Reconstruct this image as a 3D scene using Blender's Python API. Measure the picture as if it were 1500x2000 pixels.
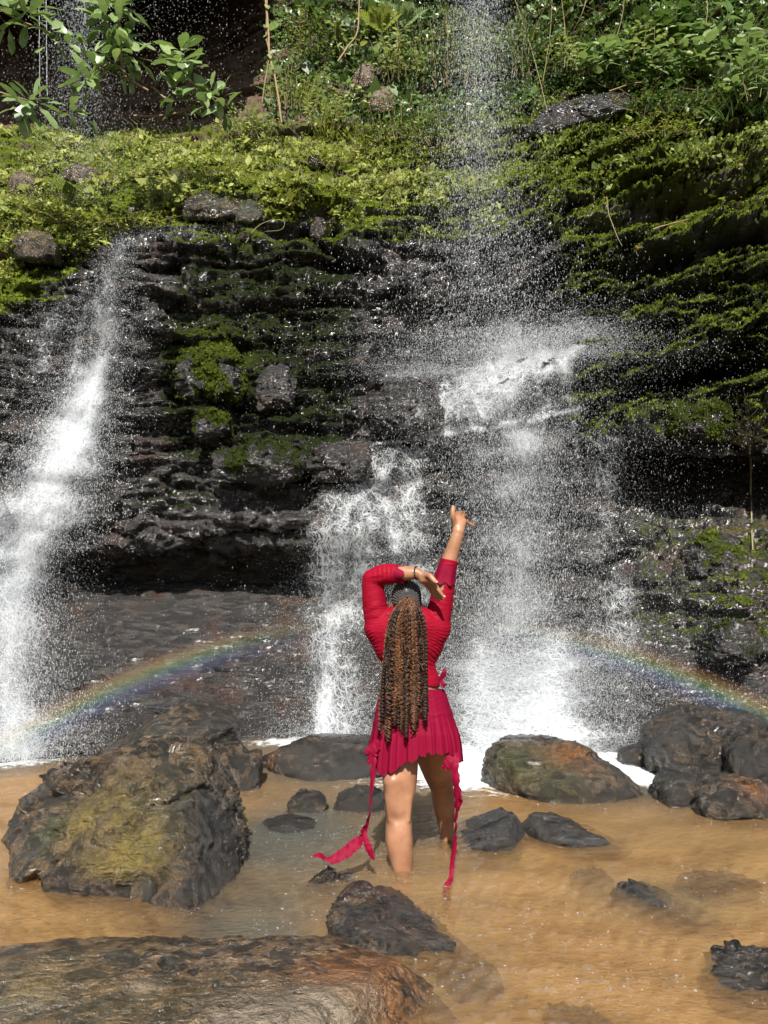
import bpy, bmesh, math, random
import numpy as np
from mathutils import Vector, Matrix
for _o in list(bpy.data.objects): bpy.data.objects.remove(_o)
SC = bpy.context.scene
COL = SC.collection
# ---------------------------------------------------------------- camera, sky, sun, exposure
F, PITCH, CAMH = 1444.0, math.radians(8.6), 1.25
cam = bpy.data.objects.new('camera', bpy.data.cameras.new('camera')); COL.objects.link(cam)
cam.location = (0, 0, CAMH); cam.rotation_euler = (math.pi/2 + PITCH, 0, 0)
cam.data.sensor_fit = 'AUTO'; cam.data.sensor_width = 36.0; cam.data.lens = 36.0*F/2000.0
cam.data.clip_start = 0.05; cam.data.clip_end = 500
SC.camera = cam
SUN_EL, SUN_AZ = math.radians(41.5), math.radians(2.0)      # light travels to +y and a little to +x
SUN_TRAVEL = Vector((math.sin(SUN_AZ)*math.cos(SUN_EL), math.cos(SUN_AZ)*math.cos(SUN_EL), -math.sin(SUN_EL)))
world = bpy.data.worlds.new('World'); SC.world = world; world.use_nodes = True
wn = world.node_tree
for n in list(wn.nodes): wn.nodes.remove(n)
sky = wn.nodes.new('ShaderNodeTexSky'); sky.sky_type = 'NISHITA'; sky.sun_disc = False
sky.sun_elevation = SUN_EL; sky.sun_rotation = math.radians(180 + 2.0)
bg = wn.nodes.new('ShaderNodeBackground'); bg.inputs['Strength'].default_value = 0.055
wo = wn.nodes.new('ShaderNodeOutputWorld')
wn.links.new(sky.outputs[0], bg.inputs[0]); wn.links.new(bg.outputs[0], wo.inputs[0])
sl = bpy.data.lights.new('sun', 'SUN'); sl.energy = 4.6; sl.angle = math.radians(0.53); sl.color = (1.0, 0.95, 0.86)
sun = bpy.data.objects.new('sun', sl); COL.objects.link(sun)
sun.rotation_euler = SUN_TRAVEL.to_track_quat('-Z', 'Y').to_euler()
sun.location = (-2, -10, 12)
SC.view_settings.view_transform = 'Standard'; SC.view_settings.look = 'None'
SC.view_settings.exposure = 0.95; SC.view_settings.gamma = 1.0; SC.view_settings.use_curve_mapping = False
SC.cycles.transparent_max_bounces = 24; SC.cycles.max_bounces = 6; SC.cycles.diffuse_bounces = 3
SC.cycles.glossy_bounces = 3; SC.cycles.volume_bounces = 2; SC.cycles.sample_clamp_indirect = 4.0; SC.cycles.caustics_reflective = False
SC.cycles.caustics_refractive = False

# ---------------------------------------------------------------- helpers
CP, SP = math.cos(PITCH), math.sin(PITCH)
def pdir(px, py):
    u = (np.asarray(px, float)-750.0)/F; v = (1000.0-np.asarray(py, float))/F
    return u, CP - v*SP, SP + v*CP
def P(px, py, d):                                # world point seen at a photo pixel, d metres ahead
    x, y, z = pdir(px, py); t = np.asarray(d, float)/y
    return np.stack(np.broadcast_arrays(x*t, y*t, CAMH + z*t), -1)
def PV(px, py, d): return Vector(P(px, py, d))
def W(px, py, z0=0.0):                           # world point on the level z0
    x, y, z = pdir(px, py); t = (z0-CAMH)/z
    return np.stack(np.broadcast_arrays(x*t, y*t, np.full_like(np.asarray(z, float)*1.0, z0)), -1)

def _hash(ix, iy, iz, seed):
    h = (ix.astype(np.uint32)*np.uint32(374761393) + iy.astype(np.uint32)*np.uint32(668265263)
         + iz.astype(np.uint32)*np.uint32(2147483647) + np.uint32((seed*974634777) & 0xffffffff))
    h = (h ^ (h >> np.uint32(13)))*np.uint32(1274126177)
    h = (h ^ (h >> np.uint32(16)))*np.uint32(2246822519)
    return h ^ (h >> np.uint32(15))
_G = np.array([[1,1,0],[-1,1,0],[1,-1,0],[-1,-1,0],[1,0,1],[-1,0,1],[1,0,-1],[-1,0,-1],[0,1,1],[0,-1,1],[0,1,-1],[0,-1,-1],[1,1,0],[-1,1,0],[0,-1,1],[0,-1,-1]], np.float32)
def perlin(p, seed=0):
    p = np.asarray(p, np.float32); sh = p.shape[:-1]; p = p.reshape(-1, 3)
    i0 = np.floor(p); f = p - i0; i0 = i0.astype(np.int64)
    w = f*f*f*(f*(f*6-15)+10)
    out = np.zeros(len(p), np.float32)
    for cx in (0, 1):
        wx = w[:, 0] if cx else 1-w[:, 0]
        for cy in (0, 1):
            wy = w[:, 1] if cy else 1-w[:, 1]
            for cz in (0, 1):
                wz = w[:, 2] if cz else 1-w[:, 2]
                g = _G[_hash(i0[:, 0]+cx, i0[:, 1]+cy, i0[:, 2]+cz, seed) & np.uint32(15)]
                out += wx*wy*wz*(g[:, 0]*(f[:, 0]-cx)+g[:, 1]*(f[:, 1]-cy)+g[:, 2]*(f[:, 2]-cz))
    return out.reshape(sh)
def fbm(p, octaves=4, seed=0, gain=0.5, lac=2.03, ridged=False):
    p = np.asarray(p, np.float32); a = 1.0; s = 0; t = 0
    for o in range(octaves):
        n = perlin(p, seed+o*17)
        if ridged: n = 0.6-2*np.abs(n)
        s = s + a*n; t += a; p = p*lac + 3.7; a *= gain
    return s/t
def facet(p, seed=0, jit=0.9):
    """broken-rock cells: a tilted flat per cell, and the distance to the nearest crack"""
    p = np.asarray(p, np.float32); sh = p.shape[:-1]; p = p.reshape(-1, 3); i0 = np.floor(p).astype(np.int64); n = len(p)
    b1 = np.full(n, 9e9, np.float32); b2 = b1.copy(); tl = np.zeros(n, np.float32)
    for dx in (-1, 0, 1):
        for dy in (-1, 0, 1):
            for dz in (-1, 0, 1):
                h = _hash(i0[:, 0]+dx, i0[:, 1]+dy, i0[:, 2]+dz, seed+31)
                r = np.stack([(h & np.uint32(1023)), ((h >> np.uint32(10)) & np.uint32(1023)), ((h >> np.uint32(20)) & np.uint32(1023))], -1).astype(np.float32)/1023.0
                q = p-(i0+np.array([dx, dy, dz])+.5+(r-.5)*jit); d = (q*q).sum(1)
                h2 = h*np.uint32(2654435761); g = np.stack([(h2 & np.uint32(1023)), ((h2 >> np.uint32(10)) & np.uint32(1023)), ((h2 >> np.uint32(20)) & np.uint32(1023))], -1).astype(np.float32)/511.5-1
                t = (q*g).sum(1)+.35*(g[:, 0]*g[:, 1]+g[:, 2])*.6
                m = d < b1; b2 = np.where(m, b1, np.minimum(b2, d)); tl = np.where(m, t, tl); b1 = np.where(m, d, b1)
    return tl.reshape(sh), (np.sqrt(b2)-np.sqrt(b1)).reshape(sh)
def hash1(i, seed):
    i = np.asarray(i).astype(np.int64)
    return (_hash(i, i*0+7, i*0+3, seed) & np.uint32(0xffff)).astype(np.float32)/65535.0
def hash2(i, j, seed):
    i, j = np.broadcast_arrays(np.asarray(i), np.asarray(j))
    return (_hash(i.astype(np.int64), j.astype(np.int64), (i*0).astype(np.int64)+5, seed) & np.uint32(0xffff)).astype(np.float32)/65535.0
def sstep(a, b, x):
    t = np.clip((x-a)/(b-a), 0, 1); return t*t*(3-2*t)
def gauss2(px, py, cx, cy, sx, sy): return np.exp(-((px-cx)/sx)**2 - ((py-cy)/sy)**2)

def tag(o, label=None, cat=None, group=None, kind=None):
    if label: o['label'] = label
    if cat: o['category'] = cat
    if group: o['group'] = group
    if kind: o['kind'] = kind
    return o
def empty(name, loc, label, cat, group=None, kind=None):
    o = bpy.data.objects.new(name, None); COL.objects.link(o); o.location = loc; o.empty_display_size = 0.1
    return tag(o, label, cat, group, kind)
def link(name, me, parent=None, matrix=None):
    o = bpy.data.objects.new(name, me); COL.objects.link(o)
    if parent is not None: o.parent = parent
    if matrix is not None: o.matrix_local = matrix
    return o
def mesh(name, V, Fs, mat=None, smooth=True, attrs=None, uv=None):
    """V (n,3); Fs one (m,k) array or a list of such arrays; attrs: {name: (n,) or (n,3)} on points; uv (n,2) per vertex"""
    V = np.asarray(V, np.float32)
    if not isinstance(Fs, (list, tuple)): Fs = [Fs]
    Fs = [np.asarray(f, np.int32) for f in Fs if len(f)]
    me = bpy.data.meshes.new(name)
    me.vertices.add(len(V)); me.vertices.foreach_set('co', V.ravel())
    li = np.concatenate([f.ravel() for f in Fs]); cnt = np.concatenate([np.full(len(f), f.shape[1], np.int32) for f in Fs])
    st = np.concatenate([[0], np.cumsum(cnt)[:-1]]).astype(np.int32)
    me.loops.add(len(li)); me.loops.foreach_set('vertex_index', li)
    me.polygons.add(len(cnt)); me.polygons.foreach_set('loop_start', st)
    me.polygons.foreach_set('use_smooth', np.full(len(cnt), bool(smooth)))
    for k, a in (attrs or {}).items():
        a = np.asarray(a, np.float32)
        if a.ndim == 1:
            at = me.attributes.new(k, 'FLOAT', 'POINT'); at.data.foreach_set('value', a)
        else:
            at = me.attributes.new(k, 'FLOAT_VECTOR', 'POINT'); at.data.foreach_set('vector', a.ravel())
    if uv is not None:
        l = me.uv_layers.new(name='UVMap'); l.data.foreach_set('uv', np.asarray(uv, np.float32)[li].ravel())
    me.update(calc_edges=True); me.validate()
    if mat: me.materials.append(mat)
    return me
def grid_faces(nr, nc, wrap=False):
    r = np.arange(nr-1)[:, None]; c = np.arange(nc if wrap else nc-1)[None, :]
    c2 = (c+1) % nc
    a = r*nc+c; b = r*nc+c2; d = (r+1)*nc+c; e = (r+1)*nc+c2
    return np.stack([a, b, e, d], -1).reshape(-1, 4)
def tube(pts, rad, sides=6, cap=True):
    pts = np.asarray(pts, float); n = len(pts); rad = np.broadcast_to(np.asarray(rad, float), (n,))
    t = np.gradient(pts, axis=0); t /= np.linalg.norm(t, axis=1)[:, None]+1e-9
    ref = np.array([0.13, 0.2, 0.97]) if abs(t[0, 2]) < 0.9 else np.array([1, 0.1, 0])
    u = np.cross(t, ref); u /= np.linalg.norm(u, axis=1)[:, None]+1e-9; v = np.cross(t, u)
    a = np.arange(sides)*2*math.pi/sides
    V = pts[:, None]+rad[:, None, None]*(np.cos(a)[None, :, None]*u[:, None]+np.sin(a)[None, :, None]*v[:, None])
    V = V.reshape(-1, 3); fs = grid_faces(n, sides, True)
    return V, fs
class MB:                                        # collects pieces of one mesh
    def __init__(s): s.V = []; s.Q = []; s.T = []; s.n = 0; s.A = {}
    def add(s, V, Fq, **attrs):
        V = np.asarray(V, np.float32); Fq = np.asarray(Fq, np.int64)
        (s.Q if Fq.shape[1] == 4 else s.T).append(Fq+s.n); s.V.append(V); s.n += len(V)
        for k, a in attrs.items(): s.A.setdefault(k, []).append(np.broadcast_to(np.asarray(a, np.float32), (len(V),)))
    def mesh(s, name, mat, smooth=True):
        fs = [np.concatenate(x) for x in (s.Q, s.T) if x]
        return mesh(name, np.concatenate(s.V), fs, mat, smooth, {k: np.concatenate(a) for k, a in s.A.items()})

# node helpers -------------------------------------------------------------------------------
class NT:
    def __init__(s, name):
        s.m = bpy.data.materials.new(name); s.m.use_nodes = True; s.t = s.m.node_tree
        for n in list(s.t.nodes): s.t.nodes.remove(n)
        s.out = s.t.nodes.new('ShaderNodeOutputMaterial')
    def n(s, typ, **kw):
        nd = s.t.nodes.new('ShaderNode'+typ)
        for k, v in kw.items(): setattr(nd, k, v)
        return nd
    def set(s, sock, v):
        if isinstance(v, bpy.types.NodeSocket): s.t.links.new(v, sock)
        elif isinstance(v, (tuple, list)) and len(v) == 3 and sock.type == 'RGBA': sock.default_value = (*v, 1)
        else: sock.default_value = v
    def math(s, op, a, b=0.0, c=0.0, clamp=False):
        nd = s.n('Math', operation=op); nd.use_clamp = clamp
        s.set(nd.inputs[0], a); s.set(nd.inputs[1], b); s.set(nd.inputs[2], c); return nd.outputs[0]
    def mix(s, f, a, b, blend='MIX'):
        nd = s.n('MixRGB', blend_type=blend); s.set(nd.inputs[0], f); s.set(nd.inputs[1], a); s.set(nd.inputs[2], b); return nd.outputs[0]
    def ramp(s, v, lo, hi, a=0.0, b=1.0):
        nd = s.n('MapRange', interpolation_type='SMOOTHSTEP'); s.set(nd.inputs[0], v)
        for i, x in enumerate((lo, hi, a, b)): s.set(nd.inputs[i+1], x)
        return nd.outputs[0]
    def noise(s, vec, scale, detail=4, rough=0.55, dist=0.0):
        nd = s.n('TexNoise'); s.set(nd.inputs['Vector'], vec); nd.inputs['Scale'].default_value = scale
        nd.inputs['Detail'].default_value = detail; nd.inputs['Roughness'].default_value = rough; nd.inputs['Distortion'].default_value = dist
        return nd.outputs[0]
    def voro(s, vec, scale, feature='F1', out=0):
        nd = s.n('TexVoronoi', feature=feature); s.set(nd.inputs['Vector'], vec); nd.inputs['Scale'].default_value = scale; return nd.outputs[out]
    def pos(s): return s.n('NewGeometry').outputs['Position']
    def obj(s): return s.n('TexCoord').outputs['Object']
    def uv(s): return s.n('TexCoord').outputs['UV']
    def normal(s): return s.n('NewGeometry').outputs['Normal']
    def attr(s, name, out='Fac'): 
        nd = s.n('Attribute'); nd.attribute_name = name; return nd.outputs[out]
    def scale(s, vec, sc):
        nd = s.n('Mapping'); s.set(nd.inputs[0], vec); nd.inputs['Scale'].default_value = sc; return nd.outputs[0]
    def bump(s, h, strength=0.5, dist=0.02, normal=None):
        nd = s.n('Bump'); s.set(nd.inputs['Height'], h); nd.inputs['Strength'].default_value = strength; nd.inputs['Distance'].default_value = dist
        if normal is not None: s.set(nd.inputs['Normal'], normal)
        return nd.outputs[0]
    def principled(s, color, rough=0.5, normal=None, spec=0.5, **kw):
        nd = s.n('BsdfPrincipled'); s.set(nd.inputs['Base Color'], color); s.set(nd.inputs['Roughness'], rough)
        s.set(nd.inputs['Specular IOR Level'], spec)
        if normal is not None: s.set(nd.inputs['Normal'], normal)
        for k, v in kw.items(): s.set(nd.inputs[k.replace('_', ' ')], v)
        return nd.outputs[0]
    def mixs(s, f, a, b):
        nd = s.n('MixShader'); s.set(nd.inputs[0], f); s.set(nd.inputs[1], a); s.set(nd.inputs[2], b); return nd.outputs[0]
    def add(s, a, b):
        nd = s.n('AddShader'); s.set(nd.inputs[0], a); s.set(nd.inputs[1], b); return nd.outputs[0]
    def sh(s, typ, color, **kw):
        nd = s.n('Bsdf'+typ); s.set(nd.inputs[0], color)
        for k, v in kw.items(): s.set(nd.inputs[k], v)
        return nd.outputs[0]
    def done(s, shader): s.t.links.new(shader, s.out.inputs[0]); return s.m
RNG = np.random.default_rng(11); random.seed(5)
# ================================================================ the rock face
def cliff_material():
    t = NT('wet_mossy_rock'); p = t.pos()
    n1 = t.noise(p, 2.2, 5, 0.6); n2 = t.noise(t.scale(p, (2, 2, 9)), 2.0, 5, 0.62, 0.6); n3 = t.noise(p, 38, 4, 0.7)
    wetc = t.mix(t.ramp(n2, 0.42, 0.66), (0.017, 0.0155, 0.015), (0.060, 0.053, 0.048))
    wetc = t.mix(t.ramp(n1, 0.52, 0.68, 0, 0.8), wetc, (0.055, 0.028, 0.018))
    dry = t.mix(n1, (0.09, 0.068, 0.045), (0.20, 0.155, 0.105)); dry = t.mix(t.ramp(n2, 0.45, 0.6, 0, .6), dry, (0.10, 0.085, 0.07))
    wet = t.attr('wet'); soil = t.attr('soil')
    rock = t.mix(wet, dry, wetc)
    rock = t.mix(soil, rock, t.mix(n2, (0.07, 0.038, 0.022), (0.17, 0.10, 0.055)))
    mossn = t.noise(p, 9, 5, 0.65); fine = t.noise(p, 95, 3, 0.7)
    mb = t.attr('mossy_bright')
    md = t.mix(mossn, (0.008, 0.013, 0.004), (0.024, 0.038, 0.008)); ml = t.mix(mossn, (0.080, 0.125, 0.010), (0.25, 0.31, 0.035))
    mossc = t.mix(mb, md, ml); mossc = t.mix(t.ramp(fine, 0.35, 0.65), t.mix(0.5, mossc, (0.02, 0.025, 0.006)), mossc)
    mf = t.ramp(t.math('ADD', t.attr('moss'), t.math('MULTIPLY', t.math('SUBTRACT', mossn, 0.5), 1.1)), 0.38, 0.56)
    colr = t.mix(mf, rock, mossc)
    rough = t.mix(mf, t.mix(wet, (0.8,)*3, t.mix(n3, (0.10,)*3, (0.36,)*3)), (0.85,)*3)
    str_ = t.noise(t.scale(p, (5, 5, 26)), 2.4, 5, 0.65, 0.8)
    h = t.math('ADD', t.math('MULTIPLY', n3, 0.55), t.math('MULTIPLY', str_, 1.0))
    h = t.math('ADD', h, t.math('MULTIPLY', fine, t.math('MULTIPLY_ADD', mf, 1.2, 0.18)))
    nb = t.bump(h, 1.0, 0.04)
    sp = t.math('MULTIPLY_ADD', mf, -0.42, 0.55)
    return t.done(t.principled(colr, rough, nb, sp, Coat_Weight=t.math('MULTIPLY', wet, t.math('SUBTRACT', .8, t.math('MULTIPLY', mf, .8))), Coat_Roughness=.17, Coat_Normal=nb))
M_CLIFF = cliff_material()
CX = np.array([-300, 0, 200, 400, 600, 800, 1000, 1200, 1400, 1800.])
CT = [(-360, [9.6, 9.6, 9.7, 10.0, 13.2, 11.5, 11.2, 14.2, 14.0, 13.2]),
      (-120, [12.6, 12.8, 13.2, 13.2, 13.4, 12.9, 12.8, 13.7, 13.2, 12.6]),
      (0,    [14.6, 14.8, 15.2, 15.0, 13.2, 13.3, 13.5, 13.0, 12.5, 12.0]),
      (100,  [14.1, 14.2, 14.8, 14.6, 12.9, 12.9, 13.2, 12.6, 12.1, 11.5]),
      (200,  [13.2, 13.3, 13.9, 13.6, 12.4, 12.4, 12.7, 12.1, 11.6, 11.0]),
      (300,  [11.9, 12.0, 12.6, 12.2, 11.5, 11.6, 11.9, 11.4, 10.9, 10.3]),
      (380,  [10.7, 10.7, 11.0, 10.7, 10.5, 10.8, 11.0, 10.7, 10.3, 9.8]),
      (460,  [9.7, 9.7, 9.9, 9.8, 9.9, 10.2, 10.4, 10.2, 9.8, 9.4]),
      (560,  [9.2, 9.2, 9.4, 9.5, 9.7, 9.9, 10.1, 9.8, 9.4, 9.0]),
      (680,  [8.9, 8.9, 9.2, 9.3, 9.5, 9.6, 9.8, 9.4, 9.1, 8.7]),
      (780,  [8.7, 8.8, 9.1, 9.2, 9.3, 9.3, 9.3, 9.2, 9.0, 8.7]),
      (860,  [8.6, 8.6, 9.0, 9.1, 9.1, 9.2, 9.0, 9.0, 9.0, 8.7]),
      (950,  [8.4, 8.4, 8.8, 8.9, 9.0, 9.1, 9.0, 9.5, 9.9, 9.4]),
      (1050, [8.3, 8.3, 8.65, 8.8, 8.8, 8.9, 8.8, 9.1, 9.1, 8.6]),
      (1120, [8.1, 8.2, 9.2, 9.6, 9.5, 8.9, 8.7, 8.8, 8.5, 8.1]),
      (1200, [7.9, 8.0, 8.6, 8.9, 9.1, 8.9, 8.6, 8.6, 8.2, 7.9]),
      (1300, [7.6, 7.7, 8.1, 8.5, 8.8, 8.7, 8.3, 8.2, 8.0, 7.7]),
      (1450, [7.1, 7.2, 7.5, 8.2, 8.5, 8.4, 7.7, 7.7, 7.7, 7.5]),
      (1580, [6.9, 6.9, 7.2, 7.9, 8.2, 8.1, 7.4, 7.5, 7.4, 7.3])]
CR = np.array([r[0] for r in CT], float); CD = np.array([r[1] for r in CT], float)
cols = np.concatenate([np.arange(-300, 0, 9.), np.arange(0, 1500, 3.), np.arange(1500, 1801, 9.)])
rows = np.concatenate([np.arange(-360, 0, 10.), np.arange(0, 1500, 3.), np.arange(1500, 1581, 8.)])
def smooth_interp(xs, ys, x):                    # monotone-ish cubic in one axis (ys along last axis)
    m = np.gradient(ys, xs, axis=-1); i = np.clip(np.searchsorted(xs, x)-1, 0, len(xs)-2)
    h = xs[i+1]-xs[i]; t = (x-xs[i])/h
    return (ys[..., i]*(1+2*t)*(1-t)**2 + m[..., i]*h*t*(1-t)**2 + ys[..., i+1]*t*t*(3-2*t) + m[..., i+1]*h*t*t*(t-1))
D0 = smooth_interp(CR, smooth_interp(CX, CD, cols).T, rows).T          # (rows, cols)
PX, PY = np.meshgrid(cols, rows)
B = P(PX, PY, D0)
def grid_normals(B):
    du = np.gradient(B, axis=1); dv = np.gradient(B, axis=0); n = np.cross(du, dv)
    n /= np.linalg.norm(n, axis=-1, keepdims=True)+1e-9
    if (n[..., 1]).mean() > 0: n = -n
    return n
N0 = grid_normals(B)
N0 = N0*np.array([0.6, 1, 1]); N0 /= np.linalg.norm(N0, axis=-1, keepdims=True)
Bx, By, Bz = B[..., 0], B[..., 1], B[..., 2]
right = sstep(820, 1120, PX)*sstep(930, 820, PY)
upmid = sstep(600, 760, PX)*sstep(480, 400, PY)
slope = 0.02 + 0.45*np.maximum(right, upmid*0.8)
warp = 0.26*fbm(B*0.5, 3, 3) + 0.09*fbm(B*1.7, 3, 9) + .03*fbm(B*5, 2, 19)
Q = Bz - slope*(Bx-1.0) + warp*1.3
def ledges(q, x, h, w, seed, lip=0.10, back=0.75):
    """layers of height h broken into blocks of width w: each lip stands out and slopes back above"""
    k = np.floor(q/h); f = q/h-k
    j = np.floor(x/w + hash1(k, seed)*7.3 + 0.25*np.sin(k*2.1)); r = hash2(k, j, seed+5); rl = hash1(k, seed+2)
    amt = 0.30*rl+0.70*r
    fx = x/w + hash1(k, seed)*7.3 + 0.25*np.sin(k*2.1) - j
    edge = sstep(0, 0.07, fx)*sstep(1, 0.93, fx)
    prof = sstep(0, lip, f)*(1-back*f**1.3)
    return amt*prof*(0.75+0.25*edge)
lower = sstep(1080, 1180, PY)                    # the smooth slab at the foot
terr = sstep(480, 420, PY)*sstep(900, 700, PX)   # overgrown terrace
A = 1 - 0.75*lower*(1-0.5*sstep(1000, 1200, PX)) - 0.35*terr*(1-upmid*0.5)
A = A*(1+0.55*right)
vd = np.stack(pdir(PX, PY), -1); vd /= np.linalg.norm(vd, axis=-1, keepdims=True)
FAC = np.clip(1.45*np.abs((N0*vd).sum(-1)), .22, 1)
xw = Bx + 0.35*fbm(B*0.8, 3, 41)
disp = A*(0.36*ledges(Q, xw, 0.62, 1.35, 1) + 0.20*ledges(Q+3.1, xw+.3, 0.27, 0.62, 8) + 0.085*ledges(Q+.7, xw+1.3, 0.11, 0.30, 15))
disp = disp + sstep(0, -200, PY)*0.9*fbm(B*np.array([1.1, .4, .4]), 4, 27)
bw = B+.12*np.stack([fbm(B*2.2, 3, s_) for s_ in (201, 202, 203)], -1)+np.stack([Bz*0, Bz*0, -slope*(Bx-1)], -1)
for sc_, am_, sd_ in ((np.array([1.1, 1.1, 2.6]), .24, 301), (np.array([2.7, 2.7, 6.5]), .105, 302), (np.array([6.5, 6.5, 15.]), .035, 303)):
    tl_, ed_ = facet(bw*sc_, sd_); disp = disp+A*am_*tl_*(.6+.4*FAC)-A*.30*am_*np.exp(-ed_/.07)
disp = disp + 0.14*A*fbm(B*1.2, 4, 21) + FAC*.10*A*np.abs(fbm(B*3.1, 3, 25)) + FAC*(0.035+0.05*A)*fbm(B*np.array([3.5, 3.5, 6.0]), 4, 31, ridged=True)
disp = disp + FAC*0.028*fbm(B*np.array([9, 9, 16.]), 4, 51, 0.6) + 0.05*terr*fbm(B*6, 3, 66)
# thin bedding lines of the slab
kk = (Bz + 0.06*fbm(B*1.5, 3, 71))/0.055
disp = disp + lower*0.022*(hash2(np.floor(kk), np.floor(xw/0.5+hash1(np.floor(kk), 3)*5), 77)-0.3)*sstep(0, 0.25, kk-np.floor(kk))
def bulge(cx, cy, sx, sy, amp, k=4):
    return amp*np.clip(1-(np.abs((PX-cx)/sx)**k+np.abs((PY-cy)/sy)**k), 0, 1)**0.5
for b in [(520, 905, 110, 55, .20), (1160, 590, 60, 55, .28), (410, 815, 55, 40, .18),
          (540, 760, 65, 50, .2), (680, 900, 70, 50, .12), (790, 790, 75, 60, .26), (640, 420, 60, 34, .3), (480, 400, 130, 26, .32), (700, 480, 45, 40, .25),
          (90, 470, 80, 45, .3), (1040, 690, 70, 45, .15), (1440, 660, 90, 30, .3), (1320, 700, 200, 24, .35), (1250, 620, 70, 35, .3),
          (1180, 395, 110, 45, .25), (1400, 340, 140, 40, .25), (1060, 1400, 110, 90, .22, 2), (1420, 1130, 110, 80, .25, 2), (1440, 1250, 90, 75, .22, 2),
          (130, 620, 55, 45, .2), (1150, 720, 60, 35, .15)]:
    disp = disp + bulge(*b)
# deep undercuts: the black slots under the ledges
slot = np.zeros_like(PX)
for cx, cy, sx, sy, amp in [(1300, 585, 190, 16, .5), (1330, 402, 150, 30, .55), (1350, 745, 130, 18, .7), (1280, 690, 70, 9, .3), (400, 785, 60, 15, .35), (450, 800, 30, 14, .3),
                            (1360, 940, 170, 60, .35), (350, 1105, 290, 34, .35), (620, 448, 40, 22, .4), (560, 460, 50, 12, .3), (420, 424, 80, 10, .3),
                            (1280, 520, 90, 20, .45), (1440, 470, 80, 18, .4), (1150, 250, 130, 9, .25), (1240, 245, 60, 10, .3), (560, 940, 150, 10, .25), (560, 845, 120, 8, .2)]:
    wv = 9*perlin(np.stack([PX*.012, PY*0+cy, PX*0], -1), 5)+4*perlin(np.stack([PX*.04, PY*0+cy, PX*0], -1), 6)
    g_ = np.exp(-np.abs((PX-cx)/sx)**3 - np.abs((PY-cy+wv+(PX-cx)*0.20*(cx > 900)*(cy < 800))/sy)**4); slot = np.maximum(slot, g_); disp = disp - (1.0+.9*(cx > 900))*amp*g_
ND = .35*N0-.65*vd; ND /= np.linalg.norm(ND, axis=-1, keepdims=True)
CL = B + ND*disp[..., None]
NC = grid_normals(CL)
up = NC[..., 2]
# ---- where moss, soil, wet rock are
YB = np.interp(PX, [-300, 0, 100, 230, 300, 450, 600, 700, 850, 1000], [640, 615, 560, 472, 447, 432, 440, 472, 455, 450])
nz = fbm(B*0.9, 4, 91); nz2 = fbm(B*2.6, 3, 95)
mreg = (1.0*sstep(YB+30, YB-25, PY+14*nz2)*sstep(190, 330, PY)*sstep(1000, 800, PX)
        + 1.1*sstep(1040, 1150, PX)*sstep(160, 230, PY)*sstep(880, 820, PY)
        + 0.75*sstep(820, 1000, PX)*sstep(430, 330, PY)*sstep(180, 260, PY)
        + 0.72*sstep(280, 360, PX)*sstep(760, 640, PX)*sstep(430, 470, PY)*sstep(980, 800, PY)
        + 0.65*sstep(700, 780, PX)*sstep(480, 470, PY)
        + 0.9*sstep(230, 60, PX)*sstep(470, 500, PY)*sstep(640, 590, PY)
        + 0.40*sstep(1150, 1250, PX)*sstep(960, 1020, PY)*sstep(1330, 1240, PY)
        + 0.5*gauss2(PX, PY, 340, 980, 160, 40) + 1.0*gauss2(PX, PY, 410, 710, 80, 60) + 0.9*gauss2(PX, PY, 1370, 815, 75, 42) + .5*gauss2(PX, PY, 500, 900, 100, 40))
mreg = mreg*(1-.75*gauss2(PX, PY, 1140, 225, 150, 70)*sstep(-.3, .25, nz2))
mreg = np.clip(mreg, 0, 1.15)*(1-0.8*gauss2(PX, PY, 250, 560, 110, 110))*(1-.5*gauss2(PX, PY, 950, 620, 130, 120))
mreg = mreg*(1-.95*slot)
moss = np.clip(mreg*(0.42+0.75*sstep(-0.25, 0.5, up)) + 0.5*nz*mreg, 0, 1)
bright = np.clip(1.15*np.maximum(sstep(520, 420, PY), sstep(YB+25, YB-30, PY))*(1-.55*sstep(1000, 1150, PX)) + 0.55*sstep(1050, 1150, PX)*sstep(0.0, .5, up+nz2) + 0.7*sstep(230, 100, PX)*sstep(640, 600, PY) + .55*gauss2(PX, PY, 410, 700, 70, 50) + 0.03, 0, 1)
wet = sstep(YB-110, YB+10, PY+40*nz) ; wet = np.maximum(wet, 0.25)
soil = np.clip(sstep(300, 200, PY)*sstep(700, 450, PX)*1.0 + 0.9*gauss2(PX, PY, 340, 245, 110, 40) + 0.6*sstep(0.05, 0.3, nz2)*sstep(460, 300, PY)*sstep(900, 700, PX), 0, 1)
soil = soil + .8*gauss2(PX, PY, 1440, 1060, 120, 60)*sstep(0, .2, nz2)
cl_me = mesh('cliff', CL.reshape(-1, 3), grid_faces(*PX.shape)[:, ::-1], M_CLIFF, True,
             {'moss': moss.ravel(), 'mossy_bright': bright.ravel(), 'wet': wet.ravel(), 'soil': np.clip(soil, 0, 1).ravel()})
CLIFF = tag(link('cliff', cl_me), 'dark wet layered rock face with mossy ledges behind the pool', None, None, 'structure')
def cidx(px, py):
    c = np.clip(np.searchsorted(cols, px), 0, len(cols)-1); r = np.clip(np.searchsorted(rows, py), 0, len(rows)-1); return r, c
_dm = CL[..., 1].copy()
for _ in range(3):                                # nearest depth round each spot, for things that lie on the rock
    _dm[1:] = np.minimum(_dm[1:], _dm[:-1]); _dm[:-1] = np.minimum(_dm[:-1], _dm[1:])
    _dm[:, 1:] = np.minimum(_dm[:, 1:], _dm[:, :-1]); _dm[:, :-1] = np.minimum(_dm[:, :-1], _dm[:, 1:])
def cdepth(px, py): r, c = cidx(px, py); return _dm[r, c]
def cpoint(px, py): r, c = cidx(px, py); return CL[r, c], NC[r, c]
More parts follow.
